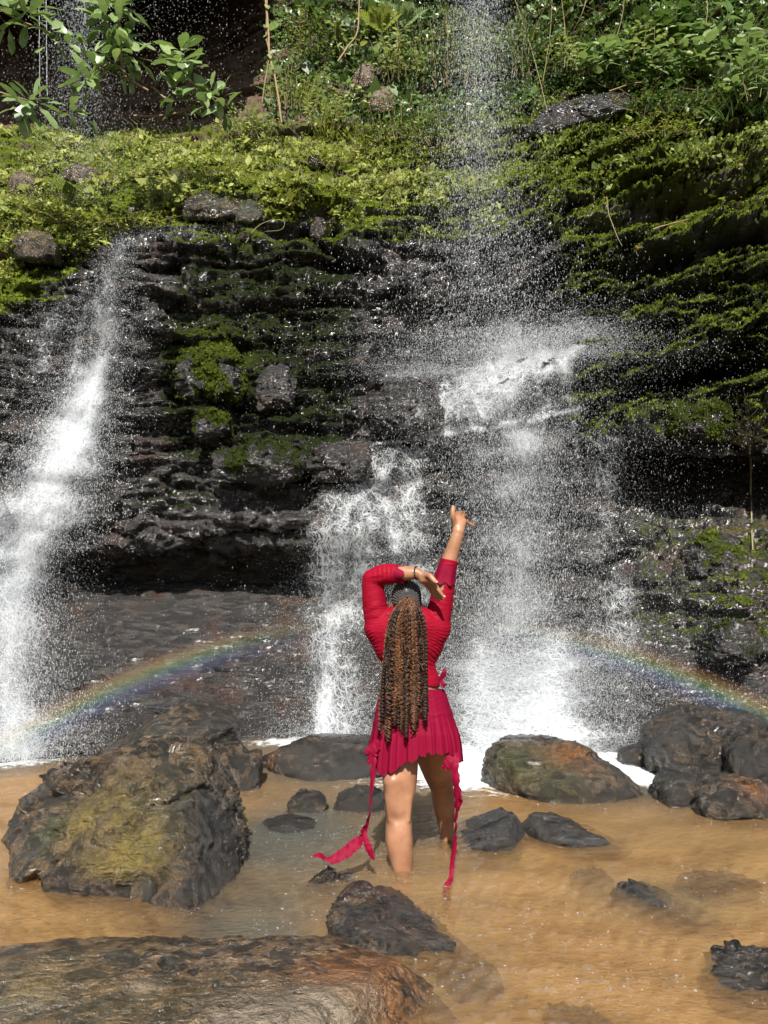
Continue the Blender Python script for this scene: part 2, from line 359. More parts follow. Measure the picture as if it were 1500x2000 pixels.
def scatter(n, mask, seed):                       # random places on the rock, weighted by a mask
    rg = np.random.default_rng(seed); w = np.clip(mask, 0, None)
    inframe = (PX > -60) & (PX < 1560) & (PY > -60)
    area = np.where(inframe, 1.0, 0.0)*np.where(PX < 0, 3, 1)
    w = (w*area).ravel(); i = rg.choice(len(w), n, p=w/w.sum())
    return CL.reshape(-1, 3)[i], NC.reshape(-1, 3)[i], i, rg
def basis(N, rg):
    r = rg.normal(size=N.shape); t = np.cross(N, r); t /= np.linalg.norm(t, axis=1, keepdims=True)+1e-9
    return t, np.cross(N, t)
# ---- moss tufts on the rock
def leafy_material(name, c1, c2, rough=0.6, trans=0.35, spec=0.3, attr='tone'):
    t = NT(name); f = t.attr(attr)
    c = t.mix(f, c1, c2); n = t.noise(t.obj(), 14, 2)
    c = t.mix(t.ramp(n, .35, .7, 0, .35), c, t.mix(0.5, c, (0.02, 0.03, 0.005)))
    pr = t.principled(c, rough, None, spec)
    tr = t.sh('Translucent', t.mix(0.5, c, t.mix(1, c, (0.9, 1.0, 0.3), 'MULTIPLY')))
    return t.done(t.mixs(trans, pr, tr))
M_MOSS = leafy_material('moss_tufts', (0.014, 0.025, 0.004), (0.27, 0.33, 0.035), 0.85, 0.3, 0.1)
pts, nn, ii, rg = scatter(46000, (moss > 0.48)*np.clip(moss, 0, 1)*(0.35+bright), 4)
def tufts(pts, nn, rg, size, tone, blades=3):
    t, b = basis(nn, rg); V = []; T = []; n = len(pts)
    s = size*(0.5+rg.random(n))[:, None]
    for k in range(blades):
        a = rg.random(n)*6.283; dirv = (np.cos(a)[:, None]*t+np.sin(a)[:, None]*b)
        tip = pts+nn*s*(0.3+0.6*rg.random(n))[:, None]+dirv*s*0.9; side = np.cross(nn, dirv)*s*0.45
        V += [pts-side-nn*0.01, pts+side-nn*0.01, tip]
    V = np.stack(V, 1).reshape(-1, 3); Fc = np.arange(len(V)).reshape(-1, 3)
    return V, Fc, np.repeat(tone, blades*3)
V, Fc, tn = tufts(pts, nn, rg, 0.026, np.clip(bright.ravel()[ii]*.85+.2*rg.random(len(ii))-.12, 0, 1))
o = link('moss', mesh('moss', V, Fc, M_MOSS, False, {'tone': tn}), CLIFF); tag(o, None, None, None, 'stuff')
# ================================================================ the pool
WATER_DENSITY = 3.0
def bed_material():
    t = NT('sandy_bed'); p = t.pos(); n = t.noise(p, 1.3, 4); n2 = t.noise(p, 9, 4, 0.6)
    c = t.mix(t.ramp(n, 0.35, 0.65), (0.42, 0.225, 0.075), (0.58, 0.32, 0.11)); c = t.mix(t.ramp(n2, .45, .7, 0, .5), c, (0.24, 0.15, 0.075))
    silt = t.attr('silt'); c = t.mix(silt, c, (0.045, 0.045, 0.036))
    return t.done(t.principled(c, 0.9, t.bump(n2, 0.5, 0.03), 0.1))
def pool_material():
    t = NT('murky_stream_water'); p = t.pos()
    w1 = t.noise(t.scale(p, (1, 1.8, 1)), 16, 3, 0.55, 0.8); w2 = t.noise(t.scale(p, (1, 1.6, 1)), 60, 3, 0.6)
    foam = t.attr('foam'); turb = t.attr('turb')
    nb = t.bump(t.math('ADD', w1, t.math('MULTIPLY', w2, 0.55)), 0.9, 0.028)
    body = t.mix(t.attr('grey'), (0.50, 0.285, 0.115), (0.125, 0.125, 0.105))
    inner = t.mixs(turb, t.sh('Transparent', (1, 1, 1)), t.sh('Diffuse', body, Normal=nb))
    fr = t.n('Fresnel'); fr.inputs[0].default_value = 1.33; t.set(fr.inputs['Normal'], nb)
    surf = t.mixs(t.math('MULTIPLY', fr.outputs[0], 0.95), inner, t.sh('Glossy', (1, 1, 1), Roughness=0.06, Normal=nb))
    v = t.voro(t.scale(p, (1, 1, .3)), 22, 'DISTANCE_TO_EDGE'); fn = t.noise(p, 7, 5, 0.65, 1.0)
    ff = t.math('MULTIPLY', t.ramp(t.math('ADD', t.math('MULTIPLY', foam, 1.25), t.math('MULTIPLY', t.math('SUBTRACT', fn, 0.5), 1.3)), 0.45, 0.85), t.ramp(v, 0.28, 0.0, .55, 1), clamp=True)
    vs = t.n('VolumeScatter'); vs.inputs['Color'].default_value = (0.98, 0.64, 0.30, 1); vs.inputs['Density'].default_value = WATER_DENSITY; va = t.n('VolumeAbsorption'); va.inputs['Color'].default_value = (1.0, 0.74, 0.34, 1); va.inputs['Density'].default_value = 1.8; t.t.links.new(t.add(vs.outputs[0], va.outputs[0]), t.out.inputs[1])
    return t.done(t.mixs(ff, surf, t.sh('Diffuse', (0.78, 0.80, 0.80))))
M_BED = bed_material(); M_POOL = pool_material()
# bed and water are laid out in rows that get closer together near the camera
ys = 0.4*(9.6/0.4)**np.linspace(0, 1, 330); xs = np.linspace(-1, 1, 360)
GX = xs[None, :]*(1.6+0.72*ys[:, None]); GY = np.broadcast_to(ys[:, None], GX.shape)
p3 = np.stack([GX, GY, GX*0], -1)
def wpix(px, py): return W(px, py)[..., :2]
def spot(px, py, rx, ry):
    c = wpix(px, py); sx = abs(wpix(px+rx, py)[0]-c[0]); sy = abs(wpix(px, py-ry)[1]-c[1])
    return np.exp(-((GX-c[0])/sx)**2-((GY-c[1])/sy)**2)
bed = -0.115 + 0.04*fbm(p3*0.7, 3, 5) + 0.025*fbm(p3*2.5, 3, 8)
deep = spot(560, 1660, 190, 60)+spot(1330, 1590, 190, 35)+.8*spot(840, 1590, 120, 60)+.6*spot(500, 1840, 120, 60)+.5*spot(1200, 1480, 250, 40)
shoal = spot(1150, 1850, 260, 110)+spot(1200, 1640, 200, 30)+spot(90, 1560, 120, 60)+spot(530, 1550, 60, 25)+.8*spot(980, 1545, 70, 30)
bed = np.minimum(bed - 0.08*deep + 0.05*shoal - .09*spot(790, 1700, 70, 30) - .09*spot(870, 1630, 50, 25), -.035)
silt = np.clip(0.8*deep + 0.15*sstep(0.1, .4, fbm(p3*1.6, 3, 15)), 0, 1)
me = mesh('stream_bed', np.stack([GX, GY, bed], -1).reshape(-1, 3), grid_faces(*GX.shape), M_BED, True, {'silt': silt.ravel()})
tag(link('stream_bed', me), 'sandy orange bed of the pool', None, None, 'structure')
dist = GY
near = np.sqrt((GX+0.1)**2+(GY-7.6)**2)
rip = 0.016*fbm(np.stack([GX*2.2+.4*GY, GY*3.6, GX*0], -1), 4, 33)+0.010*fbm(np.stack([GX*9, GY*14, GX*0], -1), 3, 39, ridged=True)
amp = 0.55+1.6*sstep(5.2, 7.6, GY)
wz = rip*amp
for (cx_, cy_, a_, l_) in [(-9, 0, 0, 1)]+[(*wpix(x_, y_), am_, ln_) for x_, y_, am_, ln_ in ((789, 1703, .006, .35), (871, 1626, .005, .3), (880, 1735, .003, .25), (960, 1668, .004, .35), (660, 1735, .004, .3), (1100, 1585, .004, .5), (1250, 1745, .004, .4), (1440, 1880, .004, .4), (250, 1800, .004, .6), (590, 1592, .003, .3), (760, 1850, .004, .5))]:
    r_ = np.sqrt((GX-cx_)**2+((GY-cy_)*.8)**2); wz = wz+a_*np.sin(r_*95+1.5*perlin(p3*4, 3))*np.exp(-r_/l_)
foam = (1.05*spot(1090, 1455, 190, 26)+.62*spot(1080, 1490, 260, 34)+.42*spot(820, 1520, 200, 36)+.40*spot(1290, 1500, 160, 30)+.95*spot(640, 1450, 160, 12)+1.0*spot(30, 1480, 110, 20)+.55*spot(1180, 1500, 160, 28)+.35*spot(930, 1500, 90, 30)+.35*spot(450, 1480, 60, 14)+.25*spot(520, 1545, 120, 12))
# streaks that trail away from the falls
foam = np.clip(foam, 0, 1.2) + 0.10*sstep(0.05, .4, fbm(np.stack([GX*1.2, GY*4.5, GX*0], -1), 4, 44))*sstep(3.2, 5.5, GY)
def grey_spots(): return 1.2*spot(580, 1630, 190, 75)+.8*spot(480, 1820, 120, 50)+.7*spot(1290, 1590, 220, 35)
turb = np.clip(0.20+0.10*fbm(p3*0.8, 3, 61)+0.42*sstep(4.9, 6.5, GY)+.42*grey_spots(), 0.0, .75)
grey = np.clip(.85*spot(1250, 1530, 260, 50)+1.2*spot(580, 1630, 200, 85)+1.1*spot(480, 1820, 140, 70)+.6*spot(900, 1950, 90, 50)+.7*spot(1300, 1750, 220, 40)+.85*sstep(5.3, 6.8, GY)+.5*spot(850, 1580, 110, 50)-.9*spot(60, 1560, 150, 60)-.5*spot(985, 1540, 60, 30), 0, 1)
nr_, nc_ = GX.shape; top_ = np.stack([GX, GY, wz], -1).reshape(-1, 3); low_ = top_.copy(); low_[:, 2] = -0.6
ring = np.concatenate([np.arange(nc_), (np.arange(1, nr_)+1)*nc_-1, (nr_-1)*nc_+np.arange(nc_-2, -1, -1), np.arange(nr_-2, 0, -1)*nc_])   # the pool is a closed body of water
lowv = low_[ring]; nt = len(top_); k_ = np.arange(len(ring)); k2 = (k_+1) % len(ring)
side_ = np.stack([ring[k_], nt+k_, nt+k2, ring[k2]], 1); cen = np.array([[0, 4.0, -0.6]]); fan = np.stack([nt+k_, np.full(len(k_), nt+len(ring)), nt+k2], 1)
pad = lambda a: np.concatenate([a.ravel(), np.zeros(len(ring)+1)])
me = mesh('water', np.concatenate([top_, lowv, cen]), [grid_faces(nr_, nc_), side_, fan], M_POOL, True, {'foam': pad(foam), 'turb': pad(turb), 'grey': pad(grey)})
tag(link('water', me), 'shallow murky orange brown pool at the foot of the falls', None, None, 'structure')
# ================================================================ boulders in and round the pool
def boulder_material():
    t = NT('wet_boulder_rock'); p = t.pos()
    n1 = t.noise(p, 3.0, 5, 0.6); n2 = t.noise(p, 11, 5, 0.65, 0.5); n3 = t.noise(p, 60, 4, 0.7)
    lay = t.noise(t.scale(p, (3, 3, 14)), 2.5, 4, 0.6, 1.2)
    tone = t.attr('tone')
    dark = t.mix(t.ramp(n2, .42, .6), (0.006, 0.0055, 0.005), (0.026, 0.021, 0.016))
    light = t.mix(t.ramp(n2, .42, .6), (0.022, 0.016, 0.009), (0.19, 0.118, 0.056))
    c = t.mix(tone, dark, light); c = t.mix(t.ramp(lay, .5, .7, 0, .45), c, t.mix(0.6, c, (0.02, 0.016, 0.012)))
    al = t.math('MULTIPLY', t.attr('algae'), t.ramp(n1, .3, .6), clamp=True); c = t.mix(al, c, t.mix(n2, (0.08, 0.068, 0.012), (0.30, 0.21, 0.045)))
    gr = t.math('MULTIPLY', t.attr('green'), t.ramp(n2, .3, .6), clamp=True); c = t.mix(gr, c, (0.03, 0.045, 0.008))
    og = t.math('MULTIPLY', t.attr('orange'), t.ramp(n2, .28, .55), clamp=True); c = t.mix(og, c, t.mix(n2, (0.10, 0.036, 0.008), (0.27, 0.11, 0.02)))
    dr = t.math('MULTIPLY', t.attr('dry'), t.ramp(n1, .25, .5), clamp=True); c = t.mix(dr, c, t.mix(n2, (0.12, 0.09, 0.06), (0.34, 0.27, 0.19)))
    c = t.mix(t.ramp(n3, .35, .6, .5, 0), c, t.mix(0.7, c, (0.01, 0.01, 0.008)))
    rough = t.mix(t.math('MAXIMUM', dr, t.math('MULTIPLY', al, .7)), t.mix(n2, (0.08,)*3, (0.38,)*3), (0.6,)*3)
    h = t.math('ADD', t.math('MULTIPLY', n3, .35), t.math('ADD', n2, t.math('MULTIPLY', lay, .8)))
    nb = t.bump(h, 1.0, 0.045)
    wv = t.n('VectorMath', operation='ADD'); t.set(wv.inputs[0], p); cv = t.n('CombineXYZ'); t.set(cv.inputs[0], t.math('MULTIPLY', n2, .25)); t.set(cv.inputs[2], t.math('MULTIPLY', n1, .3)); t.t.links.new(cv.outputs[0], wv.inputs[1])
    cr = t.math('MULTIPLY', t.ramp(t.voro(wv.outputs[0], 5.5, 'DISTANCE_TO_EDGE'), .035, 0.0), t.ramp(n1, .45, .6)); c = t.mix(t.math('MULTIPLY', cr, .75), c, (0.004, 0.0035, 0.003))
    wetf = t.math('MULTIPLY', t.math('SUBTRACT', 1.0, t.math('MAXIMUM', dr, t.math('MULTIPLY', al, .6))), t.ramp(n1, .25, .55, .25, .9))
    return t.done(t.principled(c, rough, nb, 0.5, Coat_Weight=wetf, Coat_Roughness=.16, Coat_Normal=nb))
M_ROCK = boulder_material()
_ico = {}
def ico(sub):
    if sub not in _ico:
        bm = bmesh.new(); bmesh.ops.create_icosphere(bm, subdivisions=sub, radius=1)
        _ico[sub] = (np.array([v.co[:] for v in bm.verts]), np.array([[v.index for v in f.verts] for f in bm.faces])); bm.free()
    return _ico[sub]
def hull_planes(pts):
    bm = bmesh.new()
    for q in pts: bm.verts.new(q)
    r = bmesh.ops.convex_hull(bm, input=bm.verts[:]); bm.normal_update()
    c = np.mean([v.co[:] for v in bm.verts if v.link_faces], axis=0)
    pl = []
    for f in bm.faces:
        if f.calc_area() > 1e-6:
            n = np.array(f.normal[:]); pl.append((n, float(n @ (np.array(f.verts[0].co[:])-c))))
    bm.free()
    pl = [((n, h) if h > 0 else (-n, -h)) for n, h in pl]
    return c, pl
def boulder(label, outline, d, thick, ridge=(), sub=6, k=16, rough=0.06, seed=1, tone=0.3, spots=(), sink=0.35, group=None, bed=0.5, cat='boulder', name='boulder', strata=0.5, chips=16, drop=0.0, wall=None):
    """outline: silhouette in the photo at depth d; ridge: (px, py, depth) points of the near side; the back is closed behind by thick"""
    pts = [P(x, y, d) for x, y in outline]
    for x, y in outline: 
        q = P(x, y, d); c0 = np.mean(pts, axis=0); pts2 = q+(c0-q)*np.array([.35, 0, .25]); pts2[1] += thick; pts.append(pts2) if False else None
    back = [q+np.array([(np.mean([r[0] for r in pts])-q[0])*.3, thick, (np.mean([r[2] for r in pts])-q[2])*.25]) for q in pts]
    low = [np.array([q[0]*.85+.15*np.mean([r[0] for r in pts]), q[1]+a, min(q[2], 0)-sink*.6]) for q in pts for a in (0.05*thick, .6*thick)] if sink > 0 else []
    allp = pts+back+low+[P(*r) for r in ridge]
    c, pl = hull_planes(allp)
    rr_ = np.random.default_rng(seed*7+1); ap_ = np.array(allp)-c
    for _ in range(chips):
        n_ = rr_.normal(size=3); n_[1] -= .5; n_ /= np.linalg.norm(n_); pl.append((n_, float((ap_@n_).max()*rr_.uniform(.76, .95))))
    dirs, fs = ico(sub); acc = np.zeros(len(dirs))
    for n, h in pl: acc += np.clip(dirs @ n/max(h, 1e-3), 0, None)**(k*2.2)
    R = acc**(-1.0/(k*2.2))*1.03; V = c+dirs*R[:, None]
    size = np.mean(R); s = 1.0/size
    q = V+seed*13.7
    dn = rough*size*(1.3*fbm(q*1.1*s, 4, seed)+1.25*fbm((q+.3*perlin(q*2*s, 4)[:, None]/s)*2.6*s, 5, seed+3, .55, ridged=True)+.35*fbm(q*9*s, 4, seed+5, .6))
    qw = V+.10*size*np.stack([perlin(q*2.2*s, s_) for s_ in (4, 5, 6)], -1)
    for f_, a_ in ((1.5, .13), (3.6, .060), (8.0, .024)):
        tl_, ed_ = facet(qw*s*f_*np.array([1, 1, 1.5])+seed*3.1, seed+int(f_*10)); dn += rough/.055*size*a_*(tl_*.75-.16*np.exp(-ed_/.06))
    bd = (V[:, 2]*.8+V[:, 0]*.35+0.08*fbm(q*2*s, 3, seed+9)*size*3)/(0.11*size+.02)
    fr = bd-np.floor(bd); dn += strata*0.035*size*(hash1(np.floor(bd), seed)-.5)*sstep(0, .2, fr)*sstep(1, .8, fr)
    V = V+dirs*dn[:, None]
    at = {'tone': np.clip(np.full(len(V), tone)+.5*fbm(q*1.3*s, 3, seed+21), 0, 1)}
    for kd in ('algae', 'green', 'orange', 'dry'): at[kd] = np.zeros(len(V))
    for kd, px, py, dd, rad, am in spots:
        c2 = P(px, py, dd); gd = am*np.exp(-np.sum((V-c2+.05*fbm(q*4, 3, 77)[:, None])**2, 1)/rad**2)
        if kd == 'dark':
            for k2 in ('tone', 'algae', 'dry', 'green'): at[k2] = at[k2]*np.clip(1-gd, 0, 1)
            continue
        at[kd] = np.clip(at[kd]+am*np.exp(-np.sum((V-c2)**2, 1)/rad**2), 0, 1)
    at['tone'] *= sstep(-.03, .09, V[:, 2]+.03*fbm(q*5, 2, 5))*.6+.4
    at['algae'] *= sstep(0.02, .15, V[:, 2]); at['dry'] *= sstep(.03, .15, V[:, 2])
    V[:, 2] -= drop
    base = Vector((c[0], c[1], V[:, 2].min()))
    if wall is not None:                          # a block of the rock face, in its material
        ms, br = wall; nv = dirs*1.0; upn = np.clip(.5+.5*dirs[:, 2], 0, 1); n_ = fbm(V*3.1, 3, seed+40)
        at = {'moss': np.clip(ms*(.25+.9*upn)+1.0*n_*ms, 0, 1), 'mossy_bright': np.clip(br+.3*n_, 0, 1), 'wet': np.ones(len(V)), 'soil': np.zeros(len(V))}
        o = link('rock_block', mesh('rock_block', V-np.array(base), fs, M_CLIFF, True, at), CLIFF, Matrix.Translation(base)); o['label'] = label
        q_ = np.random.default_rng(seed).choice(len(V), int(3600*ms)+1); q_ = q_[at['moss'][q_] > .5]
        if len(q_) > 30:
            Vt, Ft, tt = tufts(V[q_], dirs[q_], np.random.default_rng(seed+1), .026, np.clip(at['mossy_bright'][q_]*.85, 0, 1)); k_ = link('moss', mesh('moss', Vt-np.array(base), Ft, M_MOSS, False, {'tone': tt}), o); k_['kind'] = 'stuff'
        return o
    o = link(name, mesh(name, V-np.array(base), fs, M_ROCK, True, at)); o.location = base
    return tag(o, label, cat, group)
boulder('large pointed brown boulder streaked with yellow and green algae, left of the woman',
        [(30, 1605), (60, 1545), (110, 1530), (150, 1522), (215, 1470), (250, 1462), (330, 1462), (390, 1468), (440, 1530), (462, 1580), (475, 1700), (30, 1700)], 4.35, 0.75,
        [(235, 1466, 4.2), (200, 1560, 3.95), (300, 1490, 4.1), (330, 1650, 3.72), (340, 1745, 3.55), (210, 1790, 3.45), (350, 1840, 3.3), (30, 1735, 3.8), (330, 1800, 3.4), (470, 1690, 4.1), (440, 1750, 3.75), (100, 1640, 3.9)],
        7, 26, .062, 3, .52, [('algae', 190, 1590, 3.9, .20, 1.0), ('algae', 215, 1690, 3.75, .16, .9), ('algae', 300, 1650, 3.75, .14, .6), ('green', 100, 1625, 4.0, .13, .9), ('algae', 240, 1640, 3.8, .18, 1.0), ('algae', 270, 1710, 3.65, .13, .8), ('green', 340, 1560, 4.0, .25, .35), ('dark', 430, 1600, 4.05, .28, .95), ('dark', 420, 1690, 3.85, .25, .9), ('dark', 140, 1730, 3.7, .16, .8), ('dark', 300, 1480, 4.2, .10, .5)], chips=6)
boulder('low wide brown rock slab with pale dry right end, nearest in front',
        [(-330, 1990), (-300, 1880), (0, 1868), (60, 1848), (170, 1850), (320, 1862), (480, 1872), (590, 1858), (700, 1846), (775, 1850), (815, 1890), (890, 1925), (905, 1990)], 2.75, 0.25,
        [(-200, 1960, 2.35), (150, 1930, 2.35), (560, 1935, 2.30), (640, 1905, 2.42), (770, 1900, 2.5), (300, 2060, 2.0), (700, 2060, 2.05), (860, 2050, 2.3), (0, 2080, 2.0), (870, 2000, 2.6)],
        7, 26, .040, 7, .85, [('dry', 720, 1975, 2.25, .20, 1.2), ('dry', 620, 2000, 2.2, .26, 1.2), ('orange', 730, 1872, 2.6, .20, 1.3), ('orange', 800, 1890, 2.6, .14, 1.2), ('dry', 280, 1905, 2.5, .06, .9), ('orange', 620, 1870, 2.6, .08, .5), ('algae', 20, 1900, 2.5, .22, .6), ('algae', 300, 1960, 2.35, .25, .3), ('dry', 60, 1920, 2.4, .10, .45), ('dry', 480, 1960, 2.25, .14, .4)], strata=1.0, drop=.05, chips=8)
boulder('dark rock half under water between the front slab and the woman',
        [(630, 1800), (650, 1765), (690, 1757), (720, 1772), (760, 1772), (820, 1800), (850, 1840), (870, 1875)], 3.35, .3, [(660, 1830, 3.1), (760, 1840, 3.0), (880, 1870, 3.0), (960, 1890, 3.05), (700, 1860, 2.95)], 6, 14, .07, 12, .22)
boulder('small dark rock just breaking the water left of the near foot', [(590, 1735), (610, 1722), (625, 1710), (650, 1715), (690, 1722), (720, 1740)], 3.85, .15, [(640, 1745, 3.75), (700, 1745, 3.78)], 5, 12, .09, 14, .12)
boulder('small pointed wet rock right of the big pointed boulder', [(545, 1592), (570, 1560), (590, 1547), (620, 1556), (638, 1570)], 5.25, .25, [(580, 1590, 5.15), (630, 1580, 5.2)], 5, 14, .09, 16, .25)
boulder('glossy black rock behind the left ribbon of the skirt', [(648, 1570), (665, 1556), (700, 1550), (745, 1552), (760, 1580)], 5.3, .3, [(660, 1584, 5.2), (740, 1590, 5.15)], 5, 14, .08, 18, .08)
boulder('flat dark rock barely awash beside the big pointed boulder', [(480, 1628), (500, 1614), (560, 1608), (610, 1612), (640, 1625)], 4.85, .3, [(560, 1640, 4.6), (500, 1640, 4.65)], 5, 12, .05, 20, .1, sink=.3)
boulder('wide low dark rock below the thin middle fall', [(490, 1520), (500, 1485), (560, 1462), (610, 1452), (680, 1455), (740, 1458), (800, 1470), (810, 1530)], 6.7, .9, [(540, 1535, 6.2), (640, 1545, 6.05), (730, 1535, 6.1), (620, 1490, 6.4)], 6, 14, .055, 22, .12, [('orange', 520, 1478, 6.6, .09, .8)])
boulder('broad grey slab with a dark broken right face under the rainbow',
        [(170, 1478), (205, 1452), (260, 1418), (305, 1388), (350, 1366), (405, 1366), (440, 1374), (462, 1398), (466, 1440), (420, 1478)], 6.7, .8, [(220, 1470, 6.1), (380, 1430, 6.25), (330, 1470, 6.05), (440, 1400, 6.5)], 6, 26, .022, 24, .32, [('green', 260, 1440, 6.2, .35, .35), ('dark', 450, 1420, 6.4, .3, .8)], chips=6, drop=.05)
boulder('small shiny grey rock wedged behind the pointed boulder', [(400, 1485), (415, 1462), (440, 1455), (470, 1458), (485, 1480)], 6.0, .3, [(440, 1490, 5.8)], 5, 12, .06, 26, .45)
boulder('narrow upright dark rock beside the small shiny grey rock', [(450, 1515), (462, 1480), (490, 1470), (508, 1470), (490, 1512)], 5.95, .3, [(470, 1515, 5.8)], 5, 16, .06, 28, .2, [('orange', 506, 1474, 6, .05, .7)])
boulder('rounded green and orange boulder right of the woman',
        [(936, 1500), (955, 1470), (990, 1452), (1020, 1450), (1060, 1466), (1100, 1452), (1140, 1458), (1180, 1478), (1220, 1508), (1250, 1540), (1266, 1570), (950, 1560)], 6.0, .7,
        [(960, 1545, 5.7), (1020, 1570, 5.45), (1120, 1585, 5.3), (1200, 1585, 5.3), (1250, 1572, 5.5), (1100, 1500, 5.65), (1180, 1520, 5.6)], 6, 18, .05, 30, .40,
        [('orange', 1110, 1470, 5.85, .17, 1.0), ('orange', 1150, 1490, 5.75, .13, .6), ('green', 1000, 1490, 5.8, .22, .75), ('green', 1100, 1530, 5.55, .22, .4), ('algae', 1040, 1500, 5.7, .3, .5)])
boulder('black angular rock right of the far leg', [(860, 1660), (880, 1634), (935, 1614), (992, 1598), (1004, 1592), (1036, 1640), (1010, 1668)], 4.75, .3, [(890, 1674, 4.35), (985, 1634, 4.42), (998, 1682, 4.25), (872, 1655, 4.55)], 6, 26, .025, 32, .06, chips=4)
boulder('long dark rock mostly sunk beside the black angular rock', [(1018, 1612), (1040, 1594), (1080, 1597), (1130, 1617), (1200, 1643), (1250, 1662)], 4.75, .25, [(1060, 1640, 4.5), (1150, 1664, 4.35), (1240, 1672, 4.35)], 5, 14, .05, 34, .1, sink=.3, chips=5)
boulder('large cracked dark boulder at the right edge below the falls', [(1275, 1460), (1285, 1430), (1330, 1425), (1340, 1405), (1400, 1390), (1450, 1392), (1520, 1396), (1540, 1480), (1300, 1495)], 6.4, .8, [(1300, 1495, 6.1), (1380, 1500, 6.0), (1350, 1440, 6.2), (1460, 1480, 6.05)], 6, 22, .05, 36, .22)
boulder('dark slanting boulder cut off by the right picture edge', [(1428, 1470), (1470, 1445), (1530, 1425), (1600, 1430), (1600, 1540), (1480, 1535)], 5.85, .6, [(1440, 1500, 5.7), (1490, 1540, 5.5), (1560, 1550, 5.45)], 6, 20, .05, 38, .12)
boulder('wet rust coloured rock in the water at the right edge', [(1355, 1570), (1370, 1545), (1410, 1530), (1450, 1522), (1490, 1530), (1540, 1560), (1560, 1590), (1360, 1585)], 5.25, .4, [(1380, 1590, 5.0), (1450, 1592, 4.95), (1430, 1550, 5.1)], 6, 16, .07, 40, .3, [('orange', 1465, 1530, 5.2, .13, .8)])
boulder('small dark rock left of the rust coloured rock', [(1285, 1565), (1295, 1530), (1330, 1520), (1370, 1522), (1390, 1545), (1370, 1575)], 5.5, .4, [(1310, 1572, 5.3), (1360, 1575, 5.3)], 5, 14, .07, 42, .12)
boulder('low wet rock at the very edge of the foam on the right', [(1205, 1480), (1240, 1462), (1290, 1458), (1310, 1475)], 6.9, .3, [(1250, 1484, 6.8)], 5, 12, .06, 44, .1)
for lb, ol, d, rd, sd in [('long dark sunken stone slanting through the orange water', [(1190, 1722), (1230, 1712), (1290, 1735), (1400, 1790), (1470, 1815)], 3.75, [(1250, 1745, 3.6), (1400, 1820, 3.3)], 50),
                      ('large dark rock under the water at the lower right edge', [(1370, 1890), (1400, 1852), (1450, 1846), (1520, 1846), (1560, 1900)], 3.0, [(1390, 1930, 2.75), (1480, 1985, 2.6), (1560, 1980, 2.6)], 52),
                      ('dark sunken rock at the bottom edge of the picture', [(1060, 1972), (1100, 1956), (1160, 1964), (1230, 1990)], 2.68, [(1130, 2010, 2.5), (1220, 2020, 2.5)], 54),
                      ('pale sunken stone right of the front slab', [(850, 1890), (900, 1868), (960, 1872), (995, 1895)], 3.0, [(900, 1925, 2.85), (960, 1920, 2.85)], 56),
                      ('faint sunken stone far right under the water', [(1320, 1700), (1380, 1690), (1480, 1700), (1500, 1720)], 4.0, [(1400, 1725, 3.85)], 58),
                      ('sunken stone left of the long slanting one', [(1110, 1695), (1150, 1688), (1200, 1700), (1210, 1712)], 4.05, [(1150, 1715, 3.95)], 60)]:
    o = boulder(lb, ol, d, .12, rd, 5, 10, .09, sd, .15, sink=.25)
    o.location.z -= 0.045 if sd not in (50, 52) else 0.022

def wall_block(label, ol, moss_, bright_, seed, out=.16, thick=.55, nose=.12, rough=.085, chips=10):
    xs_ = [q[0] for q in ol]; ys_ = [q[1] for q in ol]; cx, cy = sum(xs_)/len(xs_), sum(ys_)/len(ys_); d = cdepth(cx, cy)-out+.12
    rd = [(cx+(x-cx)*.62, cy+(y-cy)*.55, d-nose) for x, y in ol]
    return boulder(label, ol, d, thick, rd, 6, 24, rough, seed, .3, [], sink=-50, chips=chips, strata=2.2, wall=(moss_, bright_))
for a in [('round mossy boulder bulging out of the middle of the wall', [(342, 772), (344, 715), (365, 680), (400, 663), (445, 668), (474, 700), (483, 760), (470, 784)], 1.0, .42, 401, .3, .6, .22),
          ('small mossy block under the round mossy boulder', [(378, 850), (380, 812), (405, 795), (438, 802), (446, 840), (425, 854)], .75, .2, 402, .2),
          ('bare brown wet block right of the round mossy boulder', [(505, 800), (500, 745), (520, 715), (560, 712), (578, 750), (572, 796)], .12, .1, 403, .2),
          ('long dark mossy slab low on the wall', [(412, 930), (418, 885), (470, 868), (560, 866), (596, 890), (592, 932), (500, 940)], .62, .1, 404, .18),
          ('square dark block left of the lacy fall', [(606, 940), (606, 872), (650, 862), (722, 866), (728, 930), (690, 944)], .12, .05, 405, .14),
          ('square block with a flat green mossy face at the right', [(1308, 846), (1312, 788), (1350, 778), (1425, 780), (1440, 812), (1430, 852), (1370, 860)], 1.1, .25, 406, .3),
          ('rounded dark rock between the two thin streams of the ledge', [(722, 838), (728, 772), (760, 742), (815, 738), (856, 765), (862, 835), (800, 850)], .35, .08, 409, .22),
          ('dark green block low on the right of the wall', [(1392, 1290), (1396, 1235), (1425, 1210), (1475, 1216), (1490, 1260), (1478, 1300)], .5, .1, 410, .25),
          ('brown mossy lump under the black hollow on the right', [(1345, 1130), (1352, 1070), (1385, 1040), (1432, 1050), (1446, 1100), (1430, 1140)], .55, .35, 411, .22),
          ('bare tan ledge block right of the main fall', [(1010, 262), (1060, 215), (1150, 185), (1235, 172), (1250, 198), (1180, 232), (1080, 268)], .25, .6, 418, .25)]:
    wall_block(*a)
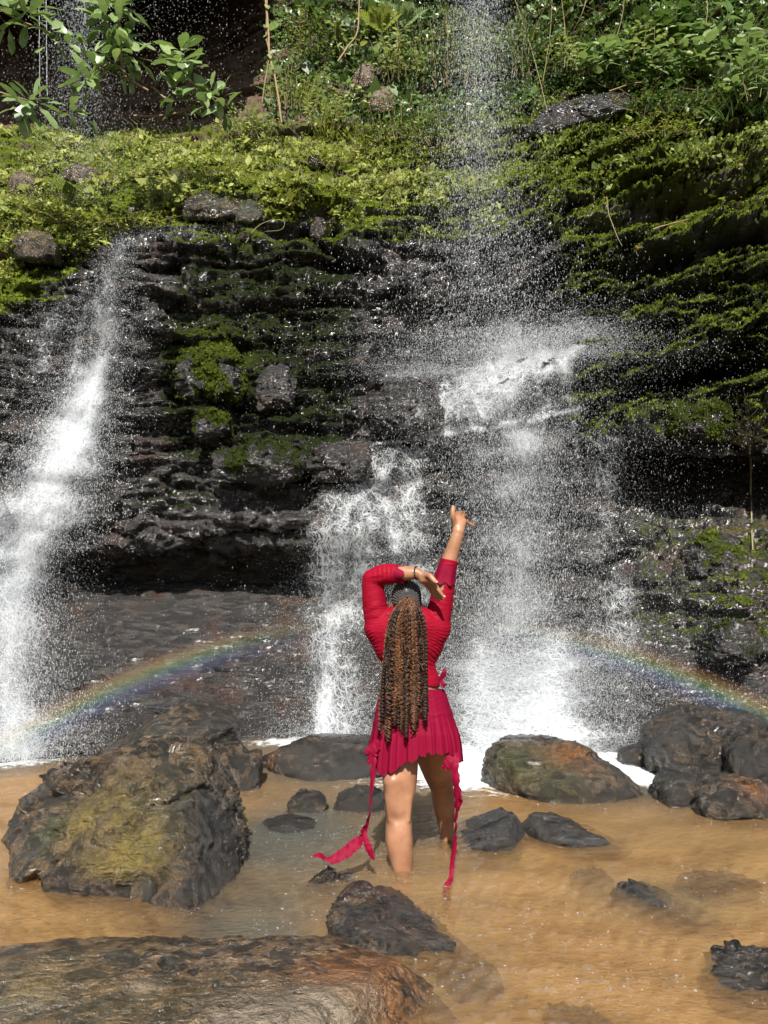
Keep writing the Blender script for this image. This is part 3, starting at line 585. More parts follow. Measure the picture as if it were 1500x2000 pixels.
# ================================================================ falling water
def sheet_material(name, us, vs, lacy, lo, hi, col=(0.80, 0.83, 0.86), maxa=1.0):
    t = NT(name); uv = t.uv(); den = t.attr('flow')
    wob = t.noise(uv, 5.0, 3, 0.5)
    uvw = t.n('VectorMath', operation='ADD'); t.set(uvw.inputs[0], uv)
    cmb = t.n('CombineXYZ'); t.set(cmb.inputs[0], t.math('MULTIPLY', t.math('SUBTRACT', wob, .5), .20)); t.set(cmb.inputs[1], t.math('MULTIPLY', t.math('SUBTRACT', wob, .5), .12)); t.t.links.new(cmb.outputs[0], uvw.inputs[1])
    q = uvw.outputs[0]
    st = t.noise(t.scale(q, (us, vs, 1)), 1.0, 5, 0.68, 0.3)
    v1 = t.voro(t.scale(q, (us*.9, vs*1.6, 1)), 1.0, 'DISTANCE_TO_EDGE')
    v2 = t.voro(t.scale(q, (us*2.6, vs*5, 1)), 1.0, 'DISTANCE_TO_EDGE')
    lace = t.math('MAXIMUM', t.ramp(v1, .16, 0.0), t.math('MULTIPLY', t.ramp(v2, .22, 0.0), .75))
    fine = t.noise(t.scale(q, (us*5, vs*9, 1)), 1.0, 3, 0.75)
    s = t.math('ADD', t.math('MULTIPLY', st, 1-lacy*.5), t.math('MULTIPLY', lace, lacy*.5))
    grain = t.noise(t.scale(q, (150, 90, 1)), 1.0, 2, 0.8)
    s = t.math('ADD', s, t.math('MULTIPLY', t.math('SUBTRACT', fine, .5), .8)); s = t.math('ADD', t.math('ADD', s, .13), t.math('MULTIPLY', t.math('SUBTRACT', grain, .5), .9))
    a = t.ramp(t.math('ADD', s, t.math('SUBTRACT', den, 1.0)), lo, hi, 0, maxa)
    a = t.math('MULTIPLY', a, t.ramp(den, 0.0, 0.25))
    body = t.add(t.sh('Diffuse', tuple(.62*c for c in col)), t.sh('Translucent', tuple(.3*c for c in col)))
    return t.done(t.mixs(a, t.sh('Transparent', (1, 1, 1)), body))
M_STREAM = sheet_material('white_stream_water', 18, 3.6, .5, .02, 1.0, maxa=.88)
M_LACE = sheet_material('lacy_thin_water', 17, 4.2, .75, .14, .78, maxa=.82)
M_VEIL = sheet_material('falling_water_veil', 34, 2.6, .25, .0, .78, maxa=.6)
M_FROTH = sheet_material('churning_white_water', 12, 9, .9, .05, .95, maxa=.78)
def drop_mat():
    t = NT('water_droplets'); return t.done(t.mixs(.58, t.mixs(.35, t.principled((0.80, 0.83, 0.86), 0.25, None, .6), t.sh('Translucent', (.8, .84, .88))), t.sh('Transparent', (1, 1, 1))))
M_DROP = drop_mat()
def path_sheet(path, mat, parent, off=0.06, name='water_sheet', rowsn=90, colsn=26, seed=0, den=1.0, free=True, edge=0.35, wav=0.03):
    """path: (px, py, width in photo pixels, density) down the fall; the sheet hugs the rock and drops clear of undercuts"""
    path = np.array(path, float); L = np.concatenate([[0], np.cumsum(np.hypot(np.diff(path[:, 0]), np.diff(path[:, 1])))])
    s = np.linspace(0, L[-1], rowsn); x = np.interp(s, L, path[:, 0]); y = np.interp(s, L, path[:, 1]); w = np.interp(s, L, path[:, 2]); dn = np.interp(s, L, path[:, 3])
    x = x+5*perlin(np.stack([s*.02, s*0+seed, s*0], -1), 3)+3*perlin(np.stack([s*.07, s*0+seed, s*0], -1), 4); y = y+5*perlin(np.stack([s*.022, s*0+seed, s*0+3], -1), 5)+3*perlin(np.stack([s*.08, s*0+seed, s*0+3], -1), 6)
    w = w*(1+.45*perlin(np.stack([s*.03, s*0+seed, s*0+6], -1), 7))
    for a in (x, w):
        for _ in range(3): a[1:-1] = (a[:-2]+2*a[1:-1]+a[2:])/4
    u = np.linspace(-.5, .5, colsn); w = w*1.6
    tx = np.gradient(x); ty = np.gradient(y); ln = np.hypot(tx, ty); nx, ny = ty/ln, -tx/ln
    horiz = np.abs(ty) < .5*np.abs(tx)
    PXs = x[:, None]+u[None]*w[:, None]*np.where(np.abs(nx) > .5, np.sign(nx), nx)[:, None]
    PYs = y[:, None]+u[None]*w[:, None]*np.where(np.abs(nx) > .5, 0, ny)[:, None]
    d = cdepth(PXs, PYs)-off
    if free:
        for r in range(1, rowsn): d[r] = np.minimum(d[r], d[r-1]+.015)
    for _ in range(2): d[:, 1:-1] = (d[:, :-2]+2*d[:, 1:-1]+d[:, 2:])/4; d[1:-1] = (d[:-2]+2*d[1:-1]+d[2:])/4
    V = P(PXs, PYs, d)
    V[..., 1] -= wav*(0.5+fbm(V*np.array([6, 1, 2.]), 3, seed))
    step = np.linalg.norm(np.diff(V, axis=0), axis=2).mean(1); vv = np.concatenate([[0], np.cumsum(step)])
    um = u[None]*(w*d.mean(1)/F)[:, None]
    uvs = np.stack([um+seed*3.1, np.broadcast_to(vv[:, None]+seed*1.7, um.shape)], -1)
    en = fbm(np.stack(np.broadcast_arrays(np.sign(u[None])*3.3, vv[:, None]*2.2, np.float64(seed)), -1), 3, seed+4)
    e = sstep(.5, .5-edge*1.5, np.abs(u)[None]*1.02+.16*en)**1.2
    t0 = sstep(0, .04, s/L[-1])[:, None]*sstep(1.02, .97, s/L[-1])[:, None]
    big = 0.42*fbm(V*np.array([1.8, 1.8, 1.1]), 3, seed+7)
    den_ = np.clip(dn[:, None]*e*den*(.4+.6*t0)+big*e, 0, 1.1)*(e > .01)
    o = link(name, mesh(name, V.reshape(-1, 3)-np.array(parent.location), grid_faces(rowsn, colsn), mat, True, {'flow': den_.ravel()}, uvs.reshape(-1, 2)), parent)
    return o
OCT = np.array([[1, 0, 0], [-1, 0, 0], [0, 1, 0], [0, -1, 0], [0, 0, 1], [0, 0, -1.]]); OCF = np.array([[0, 2, 4], [2, 1, 4], [1, 3, 4], [3, 0, 4], [2, 0, 5], [1, 2, 5], [3, 1, 5], [0, 3, 5]])
TET = np.array([[.9, 0, -1.0], [-.5, .8, -.7], [-.5, -.8, -.7], [0, 0, 1.3]]); TEF = np.array([[0, 1, 3], [1, 2, 3], [2, 0, 3], [1, 0, 2]])
def drops(C, size, stretch, vel, parent, name='droplets', mat=None):
    n = len(C); size = np.broadcast_to(size, (n,)); stretch = np.broadcast_to(stretch, (n,))
    v = vel/np.linalg.norm(vel, axis=1, keepdims=True); a = np.cross(v, [0.3, 1, 0.1]); a /= np.linalg.norm(a, axis=1, keepdims=True); b = np.cross(v, a)
    V = C[:, None]+size[:, None, None]*(TET[None, :, 0, None]*a[:, None]+TET[None, :, 1, None]*b[:, None]+TET[None, :, 2, None]*v[:, None]*stretch[:, None, None])
    Fc = (np.arange(n)*4)[:, None, None]+TEF[None]
    o = link(name, mesh(name, V.reshape(-1, 3)-np.array(parent.location), Fc.reshape(-1, 3), mat or M_DROP, True), parent)
    return tag(o, None, None, None, 'stuff')
class Cloud:                                      # droplet positions gathered for one fall
    def __init__(s, seed): s.r = np.random.default_rng(seed); s.C = []; s.S = []; s.K = []; s.V = []
    NMUL = 1.75
    def add(s, px, py, d, size, k, vel):
        n = len(px); s.C.append(P(px, py, d)); s.S.append(.56*size*np.exp(np.clip(s.r.normal(0, .5, n), -1.2, .95))); s.K.append(np.full(n, k)*(0.6+.8*s.r.random(n))); s.V.append(vel)
    def along(s, path, n, spread, size, k=2.6, off=(0.03, 0.45), side=1.0):
        n = int(n*s.NMUL)
        path = np.array(path, float); L = np.concatenate([[0], np.cumsum(np.hypot(np.diff(path[:, 0]), np.diff(path[:, 1])))])
        wgt = path[:, 3] if path.shape[1] > 3 else np.ones(len(path))
        t = s.r.random(n*2)*L[-1]; keep = s.r.random(n*2) < np.interp(t, L, wgt)/max(wgt.max(), 1e-6); t = t[keep][:n]; n = len(t)
        w = np.interp(t, L, path[:, 2]); g = s.r.normal(0, .34, n)
        px = np.interp(t, L, path[:, 0])+g*w*spread; py = np.interp(t, L, path[:, 1])+s.r.normal(0, 10, n)
        d = cdepth(px, py)-off[0]-(off[1]-off[0])*s.r.random(n)**1.6
        vel = np.stack([g*.25*side+s.r.normal(0, .10, n), s.r.normal(-.1, .1, n), -np.ones(n)], -1)
        s.add(px, py, d, size, k, vel)
    def column(s, path, n, size, d0, ds, k=3.0):
        n = int(n*s.NMUL)
        path = np.array(path, float); y = path[:, 1]; wt = np.interp(np.linspace(y[0], y[-1], 400), y, path[:, 3]); cdf = np.cumsum(wt); cdf /= cdf[-1]
        py = np.interp(s.r.random(n), cdf, np.linspace(y[0], y[-1], 400)); w = np.interp(py, y, path[:, 2]); g = np.where(s.r.random(n) < .7, s.r.normal(0, .26, n), s.r.normal(0, .55, n))
        # ragged strings: drops gather round a few falling ropes
        px = np.interp(py, y, path[:, 0])+g*w; d = np.minimum(d0+ds*s.r.normal(size=n), cdepth(px, py)-.05)
        vel = np.stack([g*.10+s.r.normal(0, .04, n), s.r.normal(0, .05, n), -np.ones(n)], -1); s.add(px, py, d, size, k, vel)
    def burst(s, cx, cy, sx, sy, n, size, k=1.3, off=.35, up=.5):
        n = int(n*s.NMUL)
        px = cx+s.r.normal(0, sx, n); py = cy-np.abs(s.r.normal(0, sy, n))*(0.75)+s.r.normal(0, sy*.3, n); d = cdepth(px, np.minimum(py, 1460))-off*s.r.random(n)
        ang = s.r.random(n)*6.28; vel = np.stack([np.cos(ang), s.r.normal(0, .3, n), np.sin(ang)*1.2-up], -1); s.add(px, py, d, size, k, vel)
    def build(s, parent):
        C = np.concatenate(s.C); S = np.concatenate(s.S); K = np.concatenate(s.K); V = np.concatenate(s.V); ok = C[:, 2] > 0.0
        return drops(C[ok], S[ok], K[ok], V[ok], parent)
def ground_pt(px, py, d): q = P(px, py, d); return (q[0], q[1], 0)
# -- the left cascade
FA = empty('waterfall', ground_pt(60, 1450, 7.2), 'white cascade fanning out down the dark rock at the left edge', 'waterfall')
pA = [(245, 462, 30, .45), (222, 520, 60, .5), (205, 600, 90, .68), (200, 680, 95, .72), (178, 735, 110, .95), (150, 820, 145, 1.1), (120, 900, 185, 1.15), (85, 990, 215, 1.15), (45, 1060, 210, 1.05), (20, 1150, 190, .88), (8, 1280, 210, .78), (10, 1400, 240, .78), (20, 1490, 240, .9)]
path_sheet(pA, M_STREAM, FA, .05, seed=1, rowsn=150, colsn=34)
path_sheet([(x+12, y, w*.62, min(dn*1.02, 1.05)) for x, y, w, dn in pA[3:]], M_STREAM, FA, .16, seed=2, rowsn=120)
path_sheet([(x-5, y, w*1.5, dn*.62) for x, y, w, dn in pA[2:]], M_LACE, FA, .09, seed=3, rowsn=130, colsn=40)
path_sheet([(120, 592, 60, .45), (105, 640, 80, .6), (85, 700, 90, .6), (60, 760, 90, .45)], M_LACE, FA, .05, seed=4)
path_sheet([(170, 590, 40, .5), (150, 660, 60, .7), (140, 720, 70, .7), (185, 730, 60, .8)], M_LACE, FA, .07, seed=5)
path_sheet([(60, 990, 110, .9), (-20, 1030, 130, 1.0), (-60, 1150, 150, .9), (-60, 1450, 170, .8)], M_STREAM, FA, .14, seed=6)
c = Cloud(1)
c.along(pA[:5], 8000, 1.25, .0036, 1.6); c.along(pA[4:], 30000, .95, .0040, 2.2); c.along(pA[3:], 5000, 1.5, .0028, 1.6)
c.along([(110, 590, 160, 1), (90, 720, 220, 1), (60, 900, 200, .7)], 5000, .95, .0030, 1.5)
c.along(pA[8:], 9000, 1.25, .0038, 1.7, (0.05, .8)); c.burst(20, 1460, 90, 60, 5000, .0045); c.burst(330, 462, 70, 16, 900, .0035)
c.build(FA)
# -- the drizzle that drops from the overhang at the upper left
FB = empty('waterfall', ground_pt(140, 420, 10.4), 'thin drizzle of drops falling in front of the dark overhang at upper left', 'waterfall')
c = Cloud(2); c.column([(135, -60, 120, 1.1), (140, 200, 170, 1.0), (150, 420, 190, .8)], 5200, .0052, 10.3, .25, 1.9); c.column([(330, -60, 330, 1), (330, 230, 330, .8), (300, 330, 300, .2)], 1700, .0058, 10.4, .3, 1.6)
c.column([(165, -60, 70, 1.1), (165, 150, 90, .7), (165, 300, 100, .3)], 2600, .0042, 10.3, .1, 3)
c.build(FB)
for x0, x1 in ((76, 78), (90, 92), (165, 166)):
    V, f = tube([P(x0+(x1-x0)*k/12+.5*math.sin(k*1.7), -40+k*(19 if x0 < 100 else 7), 10.3) for k in range(13)], .004, 5)
    link('water_thread', mesh('water_thread', V-np.array(FB.location), f, M_DROP), FB)
# -- the tall free fall and the broad curtain under it
FC = empty('waterfall', ground_pt(1000, 1460, 7.7), 'tall main fall of loose drops spreading into a broad white curtain behind the woman', 'waterfall')
c = Cloud(3)
col0 = [(933, -60, 95, 1.0), (935, 150, 120, .9), (930, 330, 165, .9), (945, 480, 250, 1.0), (965, 600, 330, 1.1), (985, 690, 360, 1.0)]
c.column(col0, 15500, .0040, 8.9, .22, 2.6); c.column(col0, 5200, .0058, 8.8, .22, 2.4); c.column([(x, y, w*1.8, n) for x, y, w, n in col0], 4200, .0038, 8.9, .3, 2.2)
cur = [(1000, 640, 330, .8), (1000, 760, 330, .9), (1000, 860, 310, 1.0), (1010, 1000, 270, 1.0), (1005, 1150, 270, 1.0), (1010, 1260, 290, 1.1), (1030, 1450, 330, 1.1)]
c.column(cur, 52000, .0033, 8.05, .3, 2.4); c.column(cur, 7000, .0050, 7.9, .3, 2.2)
c.column([(1000, 840, 430, .6), (1000, 1100, 460, .8), (1000, 1400, 520, .8)], 8000, .0032, 7.9, .35, 2.0)
c.burst(1110, 690, 80, 50, 7000, .0042); c.burst(960, 700, 140, 45, 7000, .004); c.burst(800, 735, 70, 24, 2500, .0038); c.burst(1140, 660, 45, 35, 2200, .004); c.burst(900, 720, 90, 26, 2500, .004); c.burst(1000, 690, 110, 40, 3500, .0042)
c.burst(1000, 1400, 160, 90, 16000, .0042); c.burst(960, 1330, 60, 45, 5200, .0042); c.burst(1050, 1380, 90, 60, 6500, .0042); c.burst(1140, 1330, 70, 60, 3800, .0040); c.burst(1080, 1460, 150, 22, 5200, .0042)
c.along([(1200, 900, 200, 1), (1230, 1050, 300, .9), (1290, 1250, 380, .9), (1330, 1400, 380, .6)], 4500, 1.0, .0034, 1.6, (.05, 1.0))
c.along([(760, 1100, 500, .6), (740, 1300, 560, 1), (720, 1440, 560, 1)], 5500, 1.0, .0030, 1.5, (.05, 1.0))
c.along([(1300, 560, 350, .6), (1300, 750, 380, .9), (1300, 860, 300, .8)], 1800, 1.0, .0036, 1.5, (.05, .6))
c.build(FC)
path_sheet([(940, -80, 130, .35), (940, 200, 165, .34), (940, 400, 230, .36), (960, 560, 330, .42), (980, 660, 360, .5)], M_VEIL, FC, 1.0, seed=11, rowsn=70, edge=.48)
path_sheet([(1165, 640, 22, .6), (1140, 668, 50, .8), (1110, 695, 70, .98), (1095, 720, 60, .9), (1104, 770, 70, .62), (1110, 815, 90, .5)], M_STREAM, FC, .08, seed=12)
path_sheet([(1110, 690, 46, .85), (1040, 702, 50, .75), (960, 716, 56, .66), (880, 728, 56, .66), (800, 730, 46, .6), (745, 738, 34, .4)], M_STREAM, FC, .09, seed=13, free=False)
path_sheet([(1080, 690, 70, .6), (1000, 715, 90, .62), (930, 730, 80, .6), (880, 745, 60, .5)], M_VEIL, FC, .12, seed=14, free=False)
path_sheet([(880, 722, 70, .6), (868, 770, 60, .78), (866, 812, 70, .8), (866, 850, 100, .72)], M_LACE, FC, .07, seed=15)
path_sheet([(1010, 610, 300, .4), (1010, 680, 330, .82), (1000, 760, 330, .84), (1000, 840, 330, .78)], M_VEIL, FC, .14, seed=61, rowsn=70, colsn=40, edge=.45)
path_sheet([(930, 730, 130, .5), (905, 770, 150, .55), (880, 820, 160, .55), (850, 856, 170, .5)], M_LACE, FC, .08, seed=62, colsn=40)
path_sheet([(1060, 705, 120, .5), (1050, 770, 130, .5), (1040, 838, 150, .55)], M_LACE, FC, .06, seed=16, colsn=60, edge=.5)
path_sheet([(1150, 794, 12, .6), (1080, 812, 18, .8), (1000, 826, 22, .85), (920, 838, 22, .85), (860, 848, 20, .9), (800, 862, 16, .9), (720, 868, 10, .7)], M_FROTH, FC, .09, seed=17, free=False)
path_sheet([(1020, 826, 250, .82), (1020, 900, 240, .74), (1020, 1000, 240, .70), (1010, 1120, 240, .70), (1005, 1240, 260, .78)], M_VEIL, FC, .22, seed=18, rowsn=120, colsn=60, edge=.4)
path_sheet([(1040, 830, 120, .78), (1035, 900, 140, .68), (1030, 1000, 150, .62), (1025, 1120, 160, .6), (1020, 1240, 170, .64)], M_VEIL, FC, .32, seed=19, rowsn=110, edge=.45)
path_sheet([(935, 850, 150, .6), (930, 960, 170, .5), (940, 1100, 180, .5), (940, 1240, 190, .6)], M_VEIL, FC, .27, seed=20, rowsn=110, edge=.45)
path_sheet([(1122, 815, 16, .7), (1125, 870, 22, .75), (1122, 940, 26, .6), (1125, 1000, 26, .35)], M_LACE, FC, .10, seed=21)
path_sheet([(1010, 1215, 240, .6), (1015, 1280, 280, .85), (1020, 1360, 310, .92), (1030, 1420, 330, 1.0), (1050, 1480, 380, 1.1)], M_FROTH, FC, .10, seed=22, rowsn=90, colsn=60, edge=.3)
path_sheet([(930, 1240, 90, .7), (935, 1300, 110, 1.0), (940, 1370, 130, 1.0), (950, 1470, 160, 1.1)], M_FROTH, FC, .22, seed=23)
path_sheet([(1090, 1225, 100, .7), (1085, 1290, 120, .9), (1075, 1370, 150, .95), (1080, 1475, 190, 1.1)], M_FROTH, FC, .2, seed=24)
path_sheet([(1210, 1280, 120, .3), (1220, 1340, 150, .5), (1220, 1410, 170, .5), (1210, 1475, 190, .7)], M_LACE, FC, .08, seed=25)
path_sheet([(1105, 690, 66, 0.69), (1030, 720, 121, 0.77), (950, 760, 165, 0.77), (870, 810, 187, 0.76), (800, 850, 165, 0.73)], M_LACE, FC, .10, seed=71, colsn=44, rowsn=80)
path_sheet([(960, 715, 66, 0.70), (945, 760, 88, 0.75), (950, 832, 121, 0.75)], M_LACE, FC, .08, seed=72, colsn=30)
path_sheet([(1060, 710, 77, 0.77), (1050, 770, 99, 0.77), (1060, 815, 110, 0.77)], M_LACE, FC, .08, seed=73, colsn=30)
path_sheet([(1190, 840, 132, 0.56), (1180, 950, 165, 0.58), (1190, 1100, 187, 0.58), (1200, 1280, 209, 0.60)], M_LACE, FC, .06, seed=74, colsn=40, rowsn=110)
# -- the lacy middle fall
FD = empty('waterfall', ground_pt(640, 1440, 8.3), 'thin lacy fall of white threads just left of the woman', 'waterfall')
path_sheet([(775, 866, 60, .6), (750, 920, 56, .8), (742, 960, 70, .85), (760, 1010, 72, .85), (778, 1060, 84, .9), (790, 1110, 90, .8), (790, 1170, 90, .6)], M_LACE, FD, .06, seed=31, rowsn=110)
path_sheet([(690, 950, 50, .6), (675, 1010, 56, .75), (665, 1080, 70, .8), (655, 1130, 90, .88), (650, 1200, 86, .75), (645, 1280, 60, .72), (638, 1360, 62, .85), (630, 1450, 80, .95)], M_LACE, FD, .06, seed=32, rowsn=130)
path_sheet([(640, 1270, 30, .7), (636, 1330, 36, .85), (632, 1400, 40, .9), (628, 1450, 54, 1.0)], M_STREAM, FD, .1, seed=33)
path_sheet([(800, 868, 121, 0.73), (800, 960, 143, 0.74), (810, 1060, 154, 0.74), (820, 1180, 165, 0.69)], M_LACE, FD, .05, seed=81, rowsn=110, colsn=40)
path_sheet([(650, 950, 99, 0.69), (640, 1050, 121, 0.73), (635, 1150, 143, 0.77), (650, 1260, 154, 0.74), (660, 1440, 165, 0.77)], M_LACE, FD, .05, seed=82, rowsn=120, colsn=40)
path_sheet([(730, 880, 77, 0.75), (715, 940, 99, 0.79), (712, 1040, 121, 0.77), (700, 1150, 132, 0.79), (690, 1240, 132, 0.76)], M_LACE, FD, .07, seed=83, rowsn=110, colsn=40)
path_sheet([(720, 930, 150, .4), (715, 1050, 180, .5), (705, 1150, 210, .52), (690, 1250, 230, .5), (690, 1440, 260, .52)], M_LACE, FD, .05, seed=34, rowsn=120, colsn=50)
path_sheet([(440, 480, 30, .5), (455, 520, 36, .5), (470, 560, 34, .4), (460, 640, 26, .3)], M_LACE, FD, .04, seed=35)
c = Cloud(4); c.along([(760, 870, 80, .7), (745, 960, 110, 1), (775, 1060, 120, 1), (780, 1200, 130, .7)], 5500, 1.2, .0034, 1.6); c.along([(690, 950, 80, .6), (660, 1120, 140, 1), (645, 1280, 110, .9), (630, 1450, 130, 1.2)], 9000, 1.2, .0034, 1.6)
c.burst(640, 1440, 60, 22, 1800, .004); c.build(FD)
# -- sparse drops that drip all over the wet rock
c = Cloud(5); c.along([(640, 480, 1500, .7), (640, 800, 1500, 1), (640, 1050, 1500, .8)], 2600, .9, .0028, 1.8, (.05, .7)); c.along([(1330, 860, 300, 1), (1330, 1040, 300, .8)], 700, 1, .0042, 2.6, (.1, .5))
DR = empty('dripping_water', ground_pt(640, 1000, 8.5), 'scattered drops dripping all over the dark wet rock face', 'water drops', None, 'stuff'); c.build(DR)
# -- foam heaped where the falls meet the pool
def foam_heap(name, label, cx, cy, rx, ry, d, h, seed):
    n = 60; m = 26; u = np.linspace(-1, 1, n)[None]; v = np.linspace(-1, 1, m)[:, None]
    c = W(cx, cy); sx = rx*c[1]/F; X = c[0]+u*sx+v*0; Y = c[1]+v*ry+u*0
    r2 = u**2+v**2; q = np.stack([X, Y, X*0], -1)
    Z = h*np.clip(1-r2, 0, 1)**.7*(.35+1.3*np.abs(fbm(q*5, 4, seed)))-.01
    den = np.clip(1.15*(1-r2)+.25*fbm(q*4, 3, seed+3), 0, 1.1)
    o = link(name, mesh(name, np.stack([X, Y, Z], -1).reshape(-1, 3), grid_faces(m, n), M_FROTH, True, {'flow': den.ravel()}, np.stack([X, Y], -1).reshape(-1, 2)))
    return tag(o, label, 'foam')
foam_heap('foam', 'thick white foam where the main fall strikes the pool', 1070, 1462, 210, .55, 7.6, .13, 3)
foam_heap('foam', 'white foam at the foot of the left cascade', 25, 1478, 110, .4, 7.2, .10, 5)
foam_heap('foam', 'strip of foam behind the wide low dark rock', 640, 1446, 150, .22, 8.2, .07, 9)
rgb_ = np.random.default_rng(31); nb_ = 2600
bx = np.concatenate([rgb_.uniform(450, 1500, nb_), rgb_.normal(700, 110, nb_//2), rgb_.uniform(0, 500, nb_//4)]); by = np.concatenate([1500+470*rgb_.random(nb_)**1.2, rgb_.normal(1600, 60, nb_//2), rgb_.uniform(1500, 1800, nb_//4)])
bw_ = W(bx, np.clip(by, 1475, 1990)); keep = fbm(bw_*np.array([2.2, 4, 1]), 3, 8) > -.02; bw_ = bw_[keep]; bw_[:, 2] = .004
FM = empty('painted_glints', (0.5, 5, 0), 'small white specks set on the pool as painted glints', 'painted_glints', None, 'stuff')  # white specks scattered on the water in place of its glints
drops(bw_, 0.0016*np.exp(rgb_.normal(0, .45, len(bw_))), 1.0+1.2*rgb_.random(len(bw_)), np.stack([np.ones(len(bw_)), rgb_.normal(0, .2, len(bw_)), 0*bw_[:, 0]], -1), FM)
# -- the rainbow: light painted as colour bands on an arched sheet
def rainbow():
    t = NT('painted_rainbow'); r = t.attr('band'); a = t.attr('flow')
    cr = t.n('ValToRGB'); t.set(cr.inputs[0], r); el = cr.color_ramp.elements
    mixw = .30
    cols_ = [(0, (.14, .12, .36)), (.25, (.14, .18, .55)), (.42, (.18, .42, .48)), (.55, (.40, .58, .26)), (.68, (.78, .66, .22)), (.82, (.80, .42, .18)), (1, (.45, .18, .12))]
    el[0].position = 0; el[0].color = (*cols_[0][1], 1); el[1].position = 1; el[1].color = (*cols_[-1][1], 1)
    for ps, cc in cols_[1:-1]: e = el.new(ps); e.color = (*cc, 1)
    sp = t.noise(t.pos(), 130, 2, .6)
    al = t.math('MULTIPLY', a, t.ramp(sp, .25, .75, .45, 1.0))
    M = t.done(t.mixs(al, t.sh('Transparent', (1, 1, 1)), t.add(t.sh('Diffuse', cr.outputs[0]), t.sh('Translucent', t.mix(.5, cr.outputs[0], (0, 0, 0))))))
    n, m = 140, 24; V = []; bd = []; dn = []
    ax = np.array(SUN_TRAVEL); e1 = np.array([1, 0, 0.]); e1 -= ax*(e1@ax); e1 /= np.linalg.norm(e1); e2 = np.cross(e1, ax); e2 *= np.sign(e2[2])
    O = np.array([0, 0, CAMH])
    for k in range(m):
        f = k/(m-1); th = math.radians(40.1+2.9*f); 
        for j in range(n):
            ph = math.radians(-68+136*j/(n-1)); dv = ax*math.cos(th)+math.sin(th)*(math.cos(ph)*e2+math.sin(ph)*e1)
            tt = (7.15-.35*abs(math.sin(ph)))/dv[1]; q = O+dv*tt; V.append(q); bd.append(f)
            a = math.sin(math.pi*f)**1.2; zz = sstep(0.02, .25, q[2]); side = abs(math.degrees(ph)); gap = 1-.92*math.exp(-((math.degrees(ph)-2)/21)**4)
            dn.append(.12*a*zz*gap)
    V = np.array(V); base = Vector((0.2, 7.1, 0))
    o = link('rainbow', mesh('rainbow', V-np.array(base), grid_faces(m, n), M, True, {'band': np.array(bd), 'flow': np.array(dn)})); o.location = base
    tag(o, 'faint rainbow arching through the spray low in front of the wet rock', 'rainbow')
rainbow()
# ================================================================ plants
M_LEAF_BIG = leafy_material('broad_leaf', (0.17, 0.25, 0.10), (0.30, 0.40, 0.16), 0.36, 0.3, 0.6)
M_LEAF_PALE = leafy_material('pale_leaf', (0.15, 0.20, 0.06), (0.42, 0.47, 0.18), 0.5, 0.35, 0.4)
M_LEAF_YEL = leafy_material('young_yellow_leaf', (0.16, 0.21, 0.02), (0.34, 0.36, 0.05), 0.5, 0.4, 0.35)
M_LEAF_DARK = leafy_material('dark_leaf', (0.04, 0.085, 0.025), (0.16, 0.25, 0.06), 0.35, 0.25, 0.5)
M_LEAF_DRY = leafy_material('dead_leaf', (0.16, 0.08, 0.03), (0.36, 0.18, 0.06), 0.7, 0.2, 0.2)
M_COVER = leafy_material('ground_cover_leaf', (0.075, 0.12, 0.025), (0.48, 0.50, 0.12), 0.55, 0.35, 0.3)
def bark_mat(name, a, b):
    t = NT(name); n = t.noise(t.scale(t.pos(), (6, 6, 2)), 5, 4, .6); return t.done(t.principled(t.mix(n, a, b), .8, t.bump(n, .5, .01), .2))
M_BARK = bark_mat('pale_bark', (0.16, 0.10, 0.055), (0.42, 0.30, 0.18)); M_STEM = bark_mat('dry_stem', (0.14, 0.11, 0.05), (0.34, 0.29, 0.16)); M_TWIG = bark_mat('dark_twig', (0.04, 0.028, 0.018), (0.12, 0.085, 0.05))
def leaf_geom(L, Wd, fold=.25, curl=.3, n=6, shape='obovate', wav=0.03):
    s = np.linspace(0, 1, n+1)
    w = {'obovate': np.sin(np.pi*s**1.35)**.75, 'ovate': np.sin(np.pi*s**.8)**.8, 'lance': np.sin(np.pi*s**.75)*(1-s*.25), 'blade': (1-s)**.5*np.minimum(1, s*8+.35)}[shape]*Wd/2
    x = L*(s-.12*curl*s**2); z = -curl*L*s**2*.6
    V = []
    for k in range(n+1):
        a = wav*L*math.sin(k*2.3); V += [(x[k], -w[k], z[k]+fold*w[k]+a), (x[k], 0, z[k]), (x[k], w[k], z[k]+fold*w[k]-a)]
    Fc = []
    for k in range(n):
        b = k*3; Fc += [(b, b+3, b+4, b+1), (b+1, b+4, b+5, b+2)]
    return np.array(V), np.array(Fc)
def leaf_meshes(tag_, L, Wd, mat, shape, count, seed, fold=.25, curl=.35, n=6):
    r = random.Random(seed); out = []
    for i in range(count):
        V, Fc = leaf_geom(L*r.uniform(.85, 1.1), Wd*r.uniform(.85, 1.15), fold*r.uniform(.4, 1.5), curl*r.uniform(.3, 1.7), n, shape, r.uniform(0, .03))
        out.append(mesh('leaf_'+tag_, V, Fc, mat, True, {'tone': np.full(len(V), r.random())}))
    return out
def orient(d, up=Vector((0, 0, 1)), roll=0.0):
    d = Vector(d).normalized(); y = up.cross(d)
    if y.length < 1e-3: y = Vector((0, 1, 0))
    y.normalize(); z = d.cross(y); m = Matrix((d, y, z)).transposed().to_4x4()
    return m @ Matrix.Rotation(roll, 4, 'X')
RP = random.Random(77)
TOCAM = Vector((0, -1, -.35)).normalized()
def put_leaf(parent, me, p, d, sc=1.0, face=.6, roll=None):
    up = (Vector((0, 0, 1))*(1-face)+Vector((0, -.8, .75))*face)
    m = Matrix.Translation(Vector(p)-parent.location) @ orient(d, up, RP.gauss(0, .35) if roll is None else roll) @ Matrix.Scale(sc, 4)
    return link('leaf', me, parent, m)
